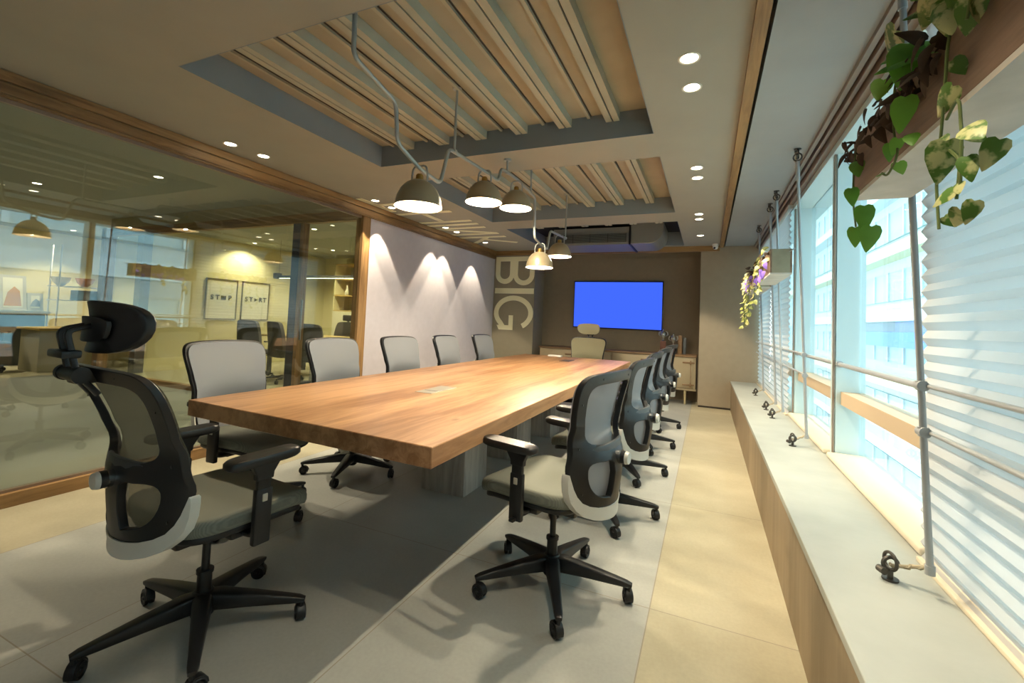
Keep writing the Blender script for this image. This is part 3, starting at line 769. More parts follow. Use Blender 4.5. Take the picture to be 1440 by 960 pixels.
for (y, z0, z1) in ((2.41, 2.262, ZD), (3.22, 2.39, CZ), (3.75, 2.372, ZD), (4.865, 2.165, ZD)):
    t = new(); cyl(t, (0, y - 1.505, z0 - ZD), (0, y - 1.505, z1 - ZD), .008, .008, 12); cyl(t, (0, y - 1.505, z1 - ZD - .012), (0, y - 1.505, z1 - ZD), .028, .03, 20)
    cyl(t, (0, y - 1.505 - .014, z0 - ZD), (0, y - 1.505 + .014, z0 - ZD), .016, .016, 14)
    obj('hanger', t, 'pipe', pl)
def make_pendant(label):
    r = thing('dome_pendant', label, 'lamp', group='dome pendant lamps over the table')
    R = .13
    prof = [(.026, .150), (.045, .146), (.075, .128), (.103, .095), (.121, .055), (.128, .022), (.1295, .006), (.1335, .003), (.134, -.002)]
    inn = [(.131, -.001), (.127, .004), (.119, .050), (.100, .090), (.072, .122), (.043, .140), (.0, .143)]
    t = new(); lathe(t, [(0, .150)] + prof, s=40)
    sh = obj('lamp_shade', t, 'pendant', r, angle=60)
    t = new(); lathe(t, inn, s=40); obj('shade_lining', t, 'pendin', sh, angle=60)
    t = new(); lathe(t, [(0, .185), (.016, .185), (.021, .178), (.021, .150), (.030, .148), (.030, .140)], s=20); obj('lamp_cap', t, 'brass', r)
    t = new(); tube(t, fillet([(-.052, 0, .142), (-.052, 0, .19), (-.040, 0, .232), (.040, 0, .232), (.052, 0, .19), (.052, 0, .142)], .03, 5), .0055, 10); obj('shade_yoke', t, 'pipe', r)
    t = new(); lathe(t, [(0, .140), (.014, .138), (.016, .125), (.028, .108), (.033, .088), (.028, .068), (.015, .058), (0, .056)], s=20)
    b = obj('light_bulb', t, 'bulb', r, angle=60); b.visible_shadow = True
    return r
def lamp_light(loc):
    l = bpy.data.lights.new('pendant_light', 'POINT'); l.energy = E_PEND; l.color = WARM; l.shadow_soft_size = .02
    o = bpy.data.objects.new('pendant_light', l); C.objects.link(o); o.location = (loc[0], loc[1], loc[2] + .03)
pd = make_pendant('nearest dome pendant lamp, largest in view, hanging from the bent pipe')
PEN = [(2.06, 1.815), (2.84, 2.045), (3.42, 2.145), (4.05, 1.725), (4.66, 1.922)]
PLB = [None, 'second dome pendant lamp from the camera', 'third dome pendant lamp from the camera, just right of the second', 'lowest dome pendant lamp, in front of the lettered column', 'farthest dome pendant lamp, left above the screen']
for (y, z), lb in zip(PEN, PLB):
    if lb is None: pd.location = (-1.5, y, z)
    else: dup(pd, (-1.5, y, z), 0, lb)
    lamp_light((-1.5, y, z))

# ================================================================== DOWNLIGHTS
def make_down():
    r = thing('downlight', 'recessed round downlight', 'light', group='recessed ceiling downlights')
    t = new(); lathe(t, [(.040, -.001), (.046, -.004), (.052, -.002), (.052, .004)], s=28); obj('trim_ring', t, 'trimw', r)
    t = new(); lathe(t, [(0, -.0005), (.041, -.0005), (.041, .003), (0, .003)], s=28); obj('lens', t, 'lens', r)
    return r
def down_light(x, y, z, e=None, size=80, blend=.25):
    l = bpy.data.lights.new('downlight_beam', 'SPOT'); l.energy = e or E_DOWN; l.color = WARM; l.spot_size = radians(size); l.spot_blend = blend; l.shadow_soft_size = .014
    o = bpy.data.objects.new('downlight_beam', l); C.objects.link(o); o.location = (x, y, z - .012)
dn = make_down(); first = True
DL = [(-3.47, 2.273, 'downlight on the left ceiling strip, first of the near pair above the glass wall'), (-3.45, 2.545, 'downlight on the left ceiling strip, second of the near pair above the glass wall'),
      (-3.48, 3.968, 'downlight beside the ceiling letter T, nearer of two'), (-3.50, 4.283, 'downlight beside the ceiling letter T, half hidden by the nearest pendant'),
      (-3.47, 5.447, 'bright downlight among the ceiling letters I and N'), (-3.47, 5.757, 'small downlight against the ceiling letter N'), (-3.45, 6.664, 'downlight against the ceiling letter K'),
      (-.106, 2.24, 'right-hand downlight nearest the camera, largest in view'), (-.103, 2.525, 'right-hand downlight just behind the nearest one'),
      (-.104, 3.838, 'right-hand downlight, nearer one of the middle pair'), (-.104, 4.098, 'right-hand downlight, farther one of the middle pair'),
      (-.113, 5.423, 'right-hand downlight, nearer one of the far pair'), (-.115, 5.672, 'right-hand downlight, farther one of the far pair'), (-.113, 6.684, 'single right-hand downlight nearest the far wall')]
for x, y, lb in DL:
    if first: r = dn; r.location = (x, y, CZ); r['label'] = lb; first = False
    else: r = dup(dn, (x, y, CZ), 0, lb)
    down_light(x, y, CZ, size=66 if x < -1 else 84, blend=.18 if x < -1 else .3)
for y in (.65, .93):   # the pair overhead, outside the frame, whose light falls into it
    for x in (-3.46, -.105):
        down_light(x, y, CZ, e=E_DOWN * .5, size=70)

# ================================================================== SCREEN, CREDENZA, TROPHIES, DUCT
tv = thing('wall_screen', 'large wall-mounted screen glowing plain blue', 'screen', (-1.48, RBY - .02, 1.555))
m = Matrix.Rotation(radians(1.2), 4, 'Y')
t = new(); rbox(t, (-.785, -.055, -.425), (.785, -.012, .425), .006, 2); obj('bezel', t, 'bezel', tv)
t = new(); box(t, (-.768, -.0562, -.405), (.768, -.0552, .408)); obj('display', t, 'screen', tv, smooth=False)
t = new(); box(t, (-.35, -.02, -.25), (.35, 0, .25)); obj('wall_bracket', t, 'black', tv)
cr = thing('credenza', 'long low cream credenza with slim legs under the screen', 'cabinet', (-1.45, 7.6, 0))
x0, x1 = -1.30, 1.30
t = new(); box(t, (x0, .03, .245), (x1, .41, .745)); obj('body', t, 'cred', cr, smooth=False, bevel=.003)
t = new(); box(t, (x0 - .012, .0, .745), (x1 + .012, .43, .775)); obj('worktop', t, 'credw', cr, smooth=False, bevel=.003)
t = new(); rbox(t, (x0 - .01, .0, .222), (x1 + .01, .42, .245), .006); obj('plinth_board', t, 'cred', cr)
t = new(); box(t, (x1 + .0005, .04, .25), (x1 + .012, .41, .745)); obj('side_panel', t, 'credd', cr, smooth=False, label='dark right end panel')
for k in range(4):
    a = x0 + .02 + k * .642; b = a + .61
    t = new(); rbox(t, (a, .008, .262), (b, .03, .735), .004); d = obj('door', t, 'cred', cr)
    side = b - .05 if k % 2 == 0 or k == 3 else a + .05
    t = new()
    for z in (.315, .66): rbox(t, (side - .10, -.008, z - .012), (side + .075, .008, z + .012), .004); rbox(t, (side + .01, -.012, z - .035), (side + .03, .008, z + .035), .004)
    box(t, (side + .018, .003, .30), (side + .026, .009, .67))
    obj('door_latch', t, 'credw', d)
for x in (x0 + .15, -.45, .45, x1 - .15):
    t = new(); cyl(t, (x, .06, .222), (x, .06, .0), .020, .014, 14); obj('leg', t, 'credp', cr)
def trophy(name, x, y, h, label, sc=1):
    r = thing(name, label, 'trophy', (x, y, .775))
    t = new(); rbox(t, (-.045, -.035, 0), (.045, .035, h * .55), .006); rbox(t, (-.055, -.045, 0), (.055, .045, .02), .004); obj('base', t, 'maroon', r)
    t = new(); lathe(t, [(0, 0), (.024, 0), (.010, .02), (.010, .04), (.038, .08), (.044, .12), (.030, .15), (.012, .17), (.020, .19), (0, .205)], (0, 0, h * .55), 16)
    for sg in (-1, 1): tube(t, fillet([(.03 * sg, 0, h * .55 + .08), (.075 * sg, 0, h * .55 + .10), (.06 * sg, 0, h * .55 + .16), (.022 * sg, 0, h * .55 + .15)], .02), .006, 8)
    obj('cup', t, 'silver', r)
trophy('trophy', -.66, 7.80, .36, 'taller silver trophy on a brown base at the right of the screen')
trophy('trophy', -.50, 7.76, .24, 'shorter silver trophy standing right of the taller one')
t = new(); rbox(t, (-.03, -.05, 0), (.03, .05, .30), .003); o = obj('award_plaque', t, 'credw'); o.location = (-.40, 7.84, .775); tag(o, 'narrow wooden award plaque beside the trophies', 'plaque')
t = new(); rbox(t, (-.02, -.06, 0), (.02, .06, .27), .003); o = obj('book', t, 'slate'); o.location = (-.33, 7.84, .775); tag(o, 'slate blue book standing upright at the right end of the credenza', 'book')
du = thing('air_duct', 'ceiling air-conditioning duct with long grille and rounded elbow', 'duct', (-1.5, 7.0, 2.40))
t = new(); box(t, (-.75, -.33, .0), (.42, .38, .26)); obj('duct_box', t, 'duct', du, smooth=False, bevel=.004)
t = new(); box(t, (-.72, -.345, .02), (.40, -.331, .175)); gr = obj('grille_frame', t, 'duct', du, smooth=False)
t = new()
for k in range(9): box(t, (-.70, -.352, .032 + k * .015), (.38, -.344, .040 + k * .015))
for k in range(5): box(t, (-.70 + k * .268, -.353, .03), (-.692 + k * .268, -.343, .165))
obj('slat', t, 'grille', gr, smooth=False)
t = new(); box(t, (.42, -.36, -.012), (.445, .40, .275)); obj('flange', t, 'black', du, smooth=False)
t = new(); P = [(.445, y, z) for y in (0,) for z in (0,)]
sec = []
A = []
for i in range(13):
    a = -pi / 2 + pi / 2 * i / 12; A.append((.70 + .20 * cos(a), .20 + .20 * sin(a)))
poly = [(.445, 0)] + A + [(.90, .34), (.445, .34)]
f = [t.verts.new((x, -.35, z)) for x, z in poly]; g = [t.verts.new((x, .38, z)) for x, z in poly]
t.faces.new(f); t.faces.new(g[::-1])
for i in range(len(poly)): t.faces.new((f[i], f[(i+1) % len(poly)], g[(i+1) % len(poly)], g[i]))
obj('elbow', t, 'duct', du, angle=30, bevel=.006)

def dome_camera(loc, label, grp='white dome security cameras'):
    r = thing('security_camera', label, 'camera', loc, group=grp)
    t = new(); cyl(t, (0, 0, 0), (0, 0, -.03), .045, .045, 20); obj('base', t, 'socket', r)
    t = new(); lathe(t, [(0, -.04), (.026, -.032), (.038, -.01), (.038, .01), (.03, .03)], (0, 0, -.045), 20); b = obj('housing', t, 'socket', r)
    t = new(); cyl(t, (-.012, -.032, -.062), (-.018, -.044, -.072), .015, .013, 14); obj('lens', t, 'black', b)
dome_camera((.09, 7.40, CZ), 'white dome security camera at the far end of the ceiling')

# ================================================================== WINDOW LEDGE FURNITURE
def blind(y0, y1, label):
    r = thing('pleated_blind', label, 'blind', (.70, (y0 + y1) / 2, LH), group='white pleated blinds on the windows')
    h = (y1 - y0) / 2; t = new(); z = .012; k = 0; prev = None
    while z < 1.94:
        x = .009 if k % 2 else -.009
        cur = [t.verts.new((x, -h, z)), t.verts.new((x, h, z))]
        if prev: t.faces.new((prev[0], prev[1], cur[1], cur[0]))
        prev = cur; z += .027; k += 1
    me = obj('fabric', t, 'blind', r, smooth=False)
    t = new(); rbox(t, (-.022, -h, 0), (.014, h, .016), .004); obj('bottom_rail', t, 'rail', r)
    t = new(); box(t, (-.02, -h, 1.935), (.018, h, 1.975)); obj('head_rail', t, 'white', r, smooth=False)
blind(-.86, 2.03, 'white pleated blind covering the near window on the right')
blind(4.87, 6.18, 'white pleated blind on the far windows, nearer of two')
blind(6.20, 7.52, 'white pleated blind on the far windows, next to the pier')
def shackle(loc, up=False, rz=0, label='', rope_to=None):
    r = thing('rope_anchor', label, 'hook', loc, rz, 'iron rope anchors of the planter cables')
    s = -1 if up else 1
    t = new(); cyl(t, (0, 0, 0), (0, 0, .006 * s), .022, .022, 18); cyl(t, (0, 0, 0), (0, 0, .03 * s), .008, .008, 12); obj('anchor_plate', t, 'iron', r)
    t = new(); P = [(0, .026 * sin(a), (.058 - .026 * cos(a)) * s) for a in [2 * pi * i / 20 for i in range(20)]]; tube(t, P, .005, 8, closed=True); obj('ring', t, 'iron', r)
    t = new(); P = [(.022 * cos(a), 0, (.050 + .020 * sin(a)) * s) for a in [2 * pi * i / 16 for i in range(16)]]; tube(t, P, .006, 8, closed=True); cyl(t, (-.026, -.012, .03 * s), (-.026, .012, .03 * s), .011, .011, 12); obj('shackle', t, 'iron', r)
    if rope_to:
        t = new(); e = Vector(rope_to) - Vector(loc); P = smooth_path([(0, 0, .045 * s), e * .5 + Vector((0, .01, -.015 * s + .03 * s)), e], 6)
        tube(t, P, .0055, 7); tube(t, [p + Vector((0, .009 * sin(i * 1.8), .004 * cos(i * 1.8))) for i, p in enumerate(P)], .005, 6)
        obj('rope', t, 'rope', r)
    return r
def pole(y, label, x0=.553, x1=.628, rails=None, zb=.50, yb_=None):
    r = thing('suspension_pole', label, 'pole', (x1, y, zb), group='planter suspension poles by the window')
    top = Vector((x0 - x1, 0, CZ - .10 - zb))
    t = new(); cyl(t, (0, 0, 0), top, .0095, .0095, 12); cyl(t, (0, 0, -.006), (0, 0, .02), .013, .013, 12); cyl(t, top * .93, top, .013, .013, 12); obj('pole_tube', t, 'pole', r)
    for z in (1.055, .915):
        k = (z - zb) / top.z; p = top * k; t = new(); cyl(t, p + Vector((0, -.018, 0)), p + Vector((0, .018, 0)), .016, .016, 12); cyl(t, p - Vector((0, 0, .014)), p + Vector((0, 0, .014)), .0145, .0145, 12); obj('clamp', t, 'pole', r)
    return r
PY = [(.72, 'suspension pole nearest the camera, mostly out of view'), (1.777, 'tall grey suspension pole in front of the near white blind'), (3.60, 'thin suspension pole in front of the clear window pane'), (4.64, 'suspension pole at the near end of the far blinds'), (5.09, 'suspension pole behind the middle hanging planter'), (6.13, 'farthest suspension pole by the pier')]
AL = ['iron anchor with rope on the ledge, largest in the foreground', 'iron anchor on the ledge in front of the clear pane', 'iron anchor on the ledge before the far blind, nearer of a close pair', 'iron anchor on the ledge before the far blind, farther of a close pair', 'farthest iron anchor on the ledge, near the pier']
CL = ['iron hook in the soffit above the near window', 'iron hook in the soffit above the clear pane', 'iron hook in the soffit, second of the visible row', 'iron hook in the soffit, third of the visible row', 'farthest iron hook in the soffit']
for i, (y, lb) in enumerate(PY):
    if i == 0: continue
    pole(y, lb)
    shackle((.548, y + (.05 if i == 1 else .0), LH), rz=radians(20), label=AL[i-1], rope_to=(.625, y, .505))
    shackle((.553, y, CZ - .01), up=True, rz=radians(70), label=CL[i-1], rope_to=(.557, y, CZ - .12))
for (ya, yb2, z, lb) in ((-.8, 1.777, 1.055, 'upper thin rail crossing the near blind'), (-.8, 1.777, .915, 'lower thin rail crossing the near blind'), (3.60, 7.0, 1.055, 'upper thin rail crossing the far blinds'), (3.60, 7.0, .915, 'lower thin rail crossing the far blinds')):
    x = .628 - .075 * (z - .5) / 1.893; t = new(); cyl(t, (x + .014, ya, z), (x + .014, yb2, z), .0075, .0075, 12)
    rr = obj('guard_rail', t, 'pole'); tag(rr, lb, 'rail', 'thin horizontal guard rails')

def heart(bm, base, direction, normal, L, curl=.25, w=.8):
    d = direction.normalized(); n = (normal - d * normal.dot(d)).normalized(); s = d.cross(n)
    half = [(0, 0), (.16, -.07), (.34, -.02), (.44, .16), (.40, .40), (.24, .70), (.08, .93), (0, 1.0)]
    mid = [(0, 0), (0, .04), (0, .10), (0, .22), (0, .42), (0, .70), (0, .90), (0, 1.0)]
    def P(x, y, side):
        z = -curl * L * (y * y) * .6 - .18 * L * (abs(x) ** 1.2) * .6
        if side == 0: z += .02 * L
        return base + s * (x * L * w * 1.15 * (1 if side >= 0 else -1)) + d * (y * L) + n * z
    c = [bm.verts.new(P(0, y, 0)) for _, y in mid]
    for sd in (1, -1):
        e = [c[0]] + [bm.verts.new(P(x, y, sd)) for x, y in half[1:-1]] + [c[-1]]
        for i in range(len(half) - 1):
            q = [c[i], e[i], e[i+1], c[i+1]]; u = []
            for v in q:
                if v not in u: u.append(v)
            if len(u) >= 3: bm.faces.new(u if sd > 0 else u[::-1])
def vine_leaves(bm_leaf, path, rnd, L0, every=2, start=0, drop=.5):
    for i in range(start, len(path), every):
        p = Vector(path[i]); a = rnd.uniform(0, 2 * pi)
        d = Vector((cos(a) * .7, sin(a) * .7, -rnd.uniform(.2, 1.0)))
        n = Vector((-.7 + rnd.uniform(-.4, .4), -.6 + rnd.uniform(-.5, .5), .5))
        heart(bm_leaf, p + d * .012, d, n, L0 * rnd.uniform(.7, 1.25))
def planter(ya, yb2, label, end='planterg'):
    r = thing('hanging_planter', label, 'planter', (.4925, (ya + yb2) / 2, 1.63), group='wooden planter troughs hung along the window')
    h = (yb2 - ya) / 2; w = .0725
    t = new(); box(t, (-w, -h, .012), (-w + .014, h, .19)); obj('front_board', t, 'planter', r, smooth=False, bevel=.002)
    t = new(); box(t, (w - .014, -h, .012), (w, h, .19)); obj('back_board', t, 'planter', r, smooth=False, bevel=.002)
    for s in (-1, 1): obj('end_board', bx((-w + .014, min(s * h, s * (h - .014)), .012), (w - .014, max(s * h, s * (h - .014)), .19)), end, r, smooth=False)
    t = new(); box(t, (-w, -h, 0), (w, h, .012)); obj('base_board', t, 'planterb', r, smooth=False)
    t = new(); box(t, (-w + .014, -h + .014, .15), (w - .014, h - .014, .165)); obj('soil', t, 'soil', r, smooth=False)
    for s in (-1, 1):
        t = new(); y = s * (h + .02)
        tube(t, fillet([(w - .02, s * (h - .002), .17), (w - .0, y, .18), (w + .008, s * (h + .05), .185)], .01), .004, 8); obj('bracket', t, 'pole', r)
    return r
planter(.68, 1.73, 'large brown wooden planter trough hanging in the upper right foreground', 'planter')
planter(3.83, 4.74, 'pale wooden planter trough hanging beyond the clear window pane')
planter(5.02, 6.05, 'farthest wooden planter trough, largely behind the other one')

rn = random.Random(3)
# near plant: trailing variegated vines
pn = thing('pothos_plant', 'variegated pothos trailing over the foreground planter', 'plant', (.44, 1.2, 1.795))
o_ = Vector((.44, 1.2, 1.795))
VN = [  # (points, leaf kind, leaf length, every)
    ([(.46, 1.62, 1.80), (.41, 1.63, 1.80), (.398, 1.635, 1.70), (.396, 1.63, 1.60), (.395, 1.60, 1.52)], 'g', .050, 5),
    ([(.46, 1.30, 1.80), (.405, 1.30, 1.82), (.395, 1.31, 1.76), (.393, 1.30, 1.68), (.39, 1.27, 1.62), (.385, 1.31, 1.585), (.385, 1.35, 1.60)], 'g', .042, 6),
    ([(.46, 1.04, 1.80), (.41, 1.03, 1.84), (.392, 1.035, 1.75), (.39, 1.045, 1.67), (.388, 1.055, 1.58), (.385, 1.065, 1.50), (.383, 1.05, 1.40)], 'v', .040, 5),
    ([(.392, 1.045, 1.60), (.39, 1.00, 1.615), (.388, .985, 1.57), (.385, .975, 1.53), (.385, .98, 1.46)], 'v', .040, 5),
    ([(.392, 1.05, 1.55), (.39, 1.02, 1.53), (.388, .99, 1.50), (.386, .995, 1.44)], 'v', .030, 5),
    ([(.46, .96, 1.80), (.42, .93, 1.85), (.395, .95, 1.80), (.39, .97, 1.74)], 'v', .045, 4),
]
tg, tv_, td = new(), new(), new()
for pts, kd, L0, ev in VN:
    P = smooth_path([Vector(p) - o_ for p in pts], 5); ts = new(); tube(ts, P, .0026, 7); obj('vine_stem', ts, 'stem', pn)
    vine_leaves(tg if kd == 'g' else tv_, P, rn, L0 * .8, ev + 3, start=12)
TOC = Vector((-.38, -.85, -.25))       # leaves turn their faces to the room
for (p, d, L, kd) in (((1.22, 1.845), (-.1, -1), .125, 'g'), ((1.33, 1.825), (.8, -.45), .085, 'g'), ((1.215, 1.725), (.12, -1), .095, 'g'), ((1.25, 1.90), (.9, -.12), .115, 'v'),
        ((1.06, 1.835), (.1, -1), .085, 'v'), ((1.02, 1.805), (-.3, -1), .085, 'v'), ((.98, 1.85), (.3, -.8), .09, 'v'), ((.965, 1.775), (.5, -.6), .08, 'v'), ((1.10, 1.87), (.7, -.5), .085, 'v'), ((.93, 1.82), (-.4, -.8), .08, 'v'), ((1.00, 1.90), (.2, .6), .075, 'v'), ((1.14, 1.90), (-.3, .5), .08, 'g'), ((1.05, 1.90), (.9, .2), .08, 'v'),
        ((1.02, 1.65), (.7, -.6), .075, 'v'), ((.955, 1.55), (-.7, -.45), .072, 'v'), ((1.03, 1.555), (.2, -1), .095, 'v'), ((.885, 1.50), (.5, -.8), .062, 'v'), ((.955, 1.50), (-.2, -1), .055, 'v'), ((.95, 1.425), (.3, -.8), .05, 'v'), ((.985, 1.42), (.7, -.55), .056, 'v'),
        ((1.60, 1.715), (-.5, -.8), .075, 'g'), ((1.60, 1.635), (-.2, -1), .07, 'g'), ((1.515, 1.56), (-.05, -1), .09, 'g'), ((1.565, 1.51), (.3, -1), .075, 'g'), ((1.43, 1.485), (.3, -1), .088, 'g'), ((1.33, 1.665), (.3, -1), .055, 'g'), ((1.21, 1.64), (-.5, -.5), .055, 'g'), ((1.26, 1.65), (.4, -.6), .05, 'g')):
    heart(tg if kd == 'g' else tv_, Vector((.392 + rn.uniform(-.012, .004), p[0], p[1])) - o_, Vector((rn.uniform(-.2, .1), d[0], d[1])), TOC + Vector((rn.uniform(-.25, .25), rn.uniform(-.25, .25), rn.uniform(-.2, .4))), L * .80, .30, .68)
for k in range(16):     # crown above the rim
    y = rn.uniform(.80, 1.35); p = Vector((.44 + rn.uniform(-.035, .03), y, 1.82 + rn.uniform(-.005, .06))) - o_
    heart(tv_ if y < 1.15 else tg, p, Vector((rn.uniform(-1, .2), rn.uniform(-.7, .7), rn.uniform(-.5, .5))), Vector((-.4, -.6, .5)), rn.uniform(.05, .075), .3, .7)
for k in range(80):     # dried leaves along the far half
    y = rn.uniform(1.10, 1.76); z = 1.80 + rn.uniform(-.07, .035)
    heart(td, Vector((.403 + rn.uniform(-.018, .04 if z > 1.80 else 0), y, z)) - o_, Vector((rn.uniform(-.6, .2), rn.uniform(-.8, .8), rn.uniform(-1, .3))), Vector((-.7, -.4, .5)), rn.uniform(.028, .06), .9, .6)
obj('green_foliage', tg, 'leafg', pn, smooth=True); obj('variegated_foliage', tv_, 'leafv', pn, label='green and cream variegated leaves'); obj('dried_foliage', td, 'leafd', pn, label='brown dried leaves along the planter rim')
def far_plant(y0, y1, label, n, trails):
    r = thing('trailing_plant', label, 'plant', (.44, (y0 + y1) / 2, 1.795)); o2 = Vector((.44, (y0 + y1) / 2, 1.795))
    ty, td = new(), new()
    for k in range(n):
        y = rn.uniform(y0, y1); heart(rn.choice((ty, td, td)), Vector((.415 + rn.uniform(-.03, .03), y, 1.80 + rn.uniform(-.07, .04))) - o2, Vector((rn.uniform(-1, .1), rn.uniform(-.6, .6), rn.uniform(-1, .4))), Vector((-.6, -.6, .5)), rn.uniform(.03, .055), .5, .8)
    for k in range(n // 4):
        y = rn.uniform(y0, y1); tp = new(); heart(tp, Vector((.398 + rn.uniform(-.02, .0), y, 1.72 + rn.uniform(-.08, .04))) - o2, Vector((rn.uniform(-.3, .1), rn.uniform(-.6, .6), -1)), Vector((-.8, -.6, .2)), rn.uniform(.035, .06), .4, .8); obj('flower', tp, 'purple', r, label='purple blossom')
    for (y, z1) in trails:
        P = smooth_path([Vector(p) - o2 for p in ((.44, y, 1.81), (.40, y, 1.82), (.385, y, 1.74), (.38, y - .02, (1.74 + z1) / 2), (.38, y + .01, z1))], 6); ts = new(); tube(ts, P, .0035, 6); obj('vine_stem', ts, 'stem', r)
        vine_leaves(ty, P, rn, .045, 1, start=6)
    obj('foliage', ty, 'leafy', r); obj('dried_foliage', td, 'leafd', r, label='brown dried leaves')
far_plant(3.86, 4.72, 'pale trailing plant with purple blossoms in the middle planter', 70, [(4.25, 1.55), (4.55, 1.45)])
far_plant(5.05, 6.0, 'yellow-green trailing plant hanging low from the farthest planter', 60, [(5.15, 1.38), (5.35, 1.30), (5.6, 1.30), (5.7, 1.25), (5.85, 1.35)])

# ================================================================== OUTSIDE
struct('ground', bx((1.0, -30, -9.2), (60, 80, -9)), 'street')['label'] = 'street far below'
fb = thing('facade_building', 'pale multi-storey building across the street behind the windows', 'building', (9.5, 10, -9))
t = new(); box(t, (0, -30, 0), (8, 60, 30)); obj('wall', t, 'facade', fb, smooth=False)
for k in range(8):
    z = 1.0 + k * 3.4
    t = new(); box(t, (-.12, -29, z + 1.0), (.02, 59, z + 2.6)); w = obj('window_band', t, 'facw', fb, smooth=False)
    t = new()
    for j in range(40): box(t, (-.2, -29 + j * 2.2, z + 1.0), (-.1, -28.85 + j * 2.2, z + 2.6))
    obj('window_post', t, 'facade', w, smooth=False)
    t = new(); box(t, (-.9, -30, z - .2), (.0, 60, z + .35)); obj('balcony_slab', t, 'facade' if k % 2 else 'facy', fb, smooth=False)
t = new(); box(t, (-.98, 4, 9.7), (-.92, 30, 10.45)); obj('sign_band', t, 'facb', fb, smooth=False, label='blue fascia band')

# ================================================================== BEHIND THE GLASS: lobby, office, second meeting room
struct('floor.001', bx((-9.8, YN, -.08), (LW, 4.12, -.001)), 'lobbyf', 'dark grey lobby floor beyond the glass wall')
struct('floor.002', bx((-12.6, YN, -.08), (-9.8, 8.9, -.001)), 'officef', 'cream office floor beyond the lobby')
struct('floor.003', bx((-9.8, 4.12, -.08), (LW, 8.9, -.001)), 'officef', 'cream floor of the second meeting room')
struct('ceiling.002', bx((-12.6, YN, 2.62), (LW - .1, 8.9, 2.72)), 'lobbyc', 'olive ceiling of the rooms beyond the glass')
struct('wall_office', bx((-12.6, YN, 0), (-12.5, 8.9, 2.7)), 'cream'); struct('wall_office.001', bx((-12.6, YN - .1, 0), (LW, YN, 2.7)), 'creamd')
struct('wall_office.002', bx((-12.6, 8.8, 0), (LW - .1, 8.9, 2.7)), 'cream')
struct('wall_office.003', bx((-9.35, 4.75, 0), (-9.25, 8.8, 2.62)), 'cream', 'cream wall with two framed posters')
struct('wall_office.004', bx((-4.2, 8.2, 0), (-3.794, 8.8, 2.62)), 'cream')
# second glass wall
struct('trim_8', bx((-9.2, 4.12, 2.33), (LW - .1, 4.20, 2.45)), 'oakx', 'oak head of the second glass wall'); struct('trim_9', bx((-9.2, 4.12, 0), (LW - .1, 4.20, .07)), 'oakx')
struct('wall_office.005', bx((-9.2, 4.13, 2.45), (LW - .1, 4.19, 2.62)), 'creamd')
w = struct('window_9', bx((-9.2, 4.155, .07), (LW - .1, 4.165, 2.33)), 'pglass', 'second glass wall beyond the lobby')
t = new(); box(t, (-4.915, 4.11, 0), (-4.79, 4.21, 2.33)); obj('window_mullion', t, 'bezelg', w, smooth=False)
t = new(); box(t, (-4.79, 4.115, 0), (-4.735, 4.205, 2.33)); obj('window_post', t, 'oakz', w, smooth=False)
t = new(); cyl(t, (-4.66, 4.09, .85), (-4.66, 4.09, 1.35), .012, .012, 12); obj('door_handle', t, 'metal', w)
# posters
def text_mesh(s, size, loc, rot, m, parent, name):
    cu = bpy.data.curves.new(name, 'FONT'); cu.body = s; cu.size = size; cu.extrude = .002; cu.align_x = 'CENTER'; cu.align_y = 'CENTER'; cu.offset = size * .035
    tmp = bpy.data.objects.new('tmp', cu); C.objects.link(tmp)
    dg = bpy.context.evaluated_depsgraph_get(); me = bpy.data.meshes.new_from_object(tmp.evaluated_get(dg)); bpy.data.objects.remove(tmp)
    me.materials.clear(); me.materials.append(M[m]); o = bpy.data.objects.new(name, me); C.objects.link(o); o.parent = parent; o.location = loc; o.rotation_euler = rot; return o
def poster(y, lab, word, shape):
    r = thing('framed_poster', lab, 'poster', (-9.25, y, 1.39), group='framed posters in the second meeting room')
    t = new()
    for (a, b) in (((0, -.33, -.42), (.025, -.31, .42)), ((0, .31, -.42), (.025, .33, .42)), ((0, -.33, -.42), (.025, .33, -.40)), ((0, -.33, .40), (.025, .33, .42))): box(t, a, b)
    obj('frame', t, 'frame', r, smooth=False)
    t = new(); box(t, (.001, -.31, -.40), (.012, .31, .40)); obj('paper', t, 'poster', r, smooth=False)
    R = (pi / 2, 0, pi / 2)
    for ch, yy in word: text_mesh(ch, .135, (.014, yy, .03), R, 'ink', r, 'lettering')
    t = new()
    if shape == 'grid':
        for a in range(3): box(t, (.012, -.015 + a * .036, -.015), (.016, .015 + a * .036, .075))
        box(t, (.012, -.015, .02), (.0155, .087, .04))
    else:
        v = [t.verts.new((.016, -.03, -.01)), t.verts.new((.016, .05, .03)), t.verts.new((.016, -.03, .07))]; t.faces.new(v)
        v2 = [t.verts.new((.012, -.03, -.01)), t.verts.new((.012, .05, .03)), t.verts.new((.012, -.03, .07))]; t.faces.new(v2[::-1])
        for i in range(3): t.faces.new((v[i], v2[i], v2[(i+1) % 3], v[(i+1) % 3]))
    obj('symbol', t, 'ink', r, smooth=False)
poster(6.10, 'framed white poster reading STOP, left of the pair beyond the glass', [('S', -.20), ('T', -.09), ('P', .17)], 'grid')
poster(6.86, 'framed white poster reading START, right of the pair beyond the glass', [('S', -.22), ('T', -.11), ('R', .12), ('T', .22)], 'tri')
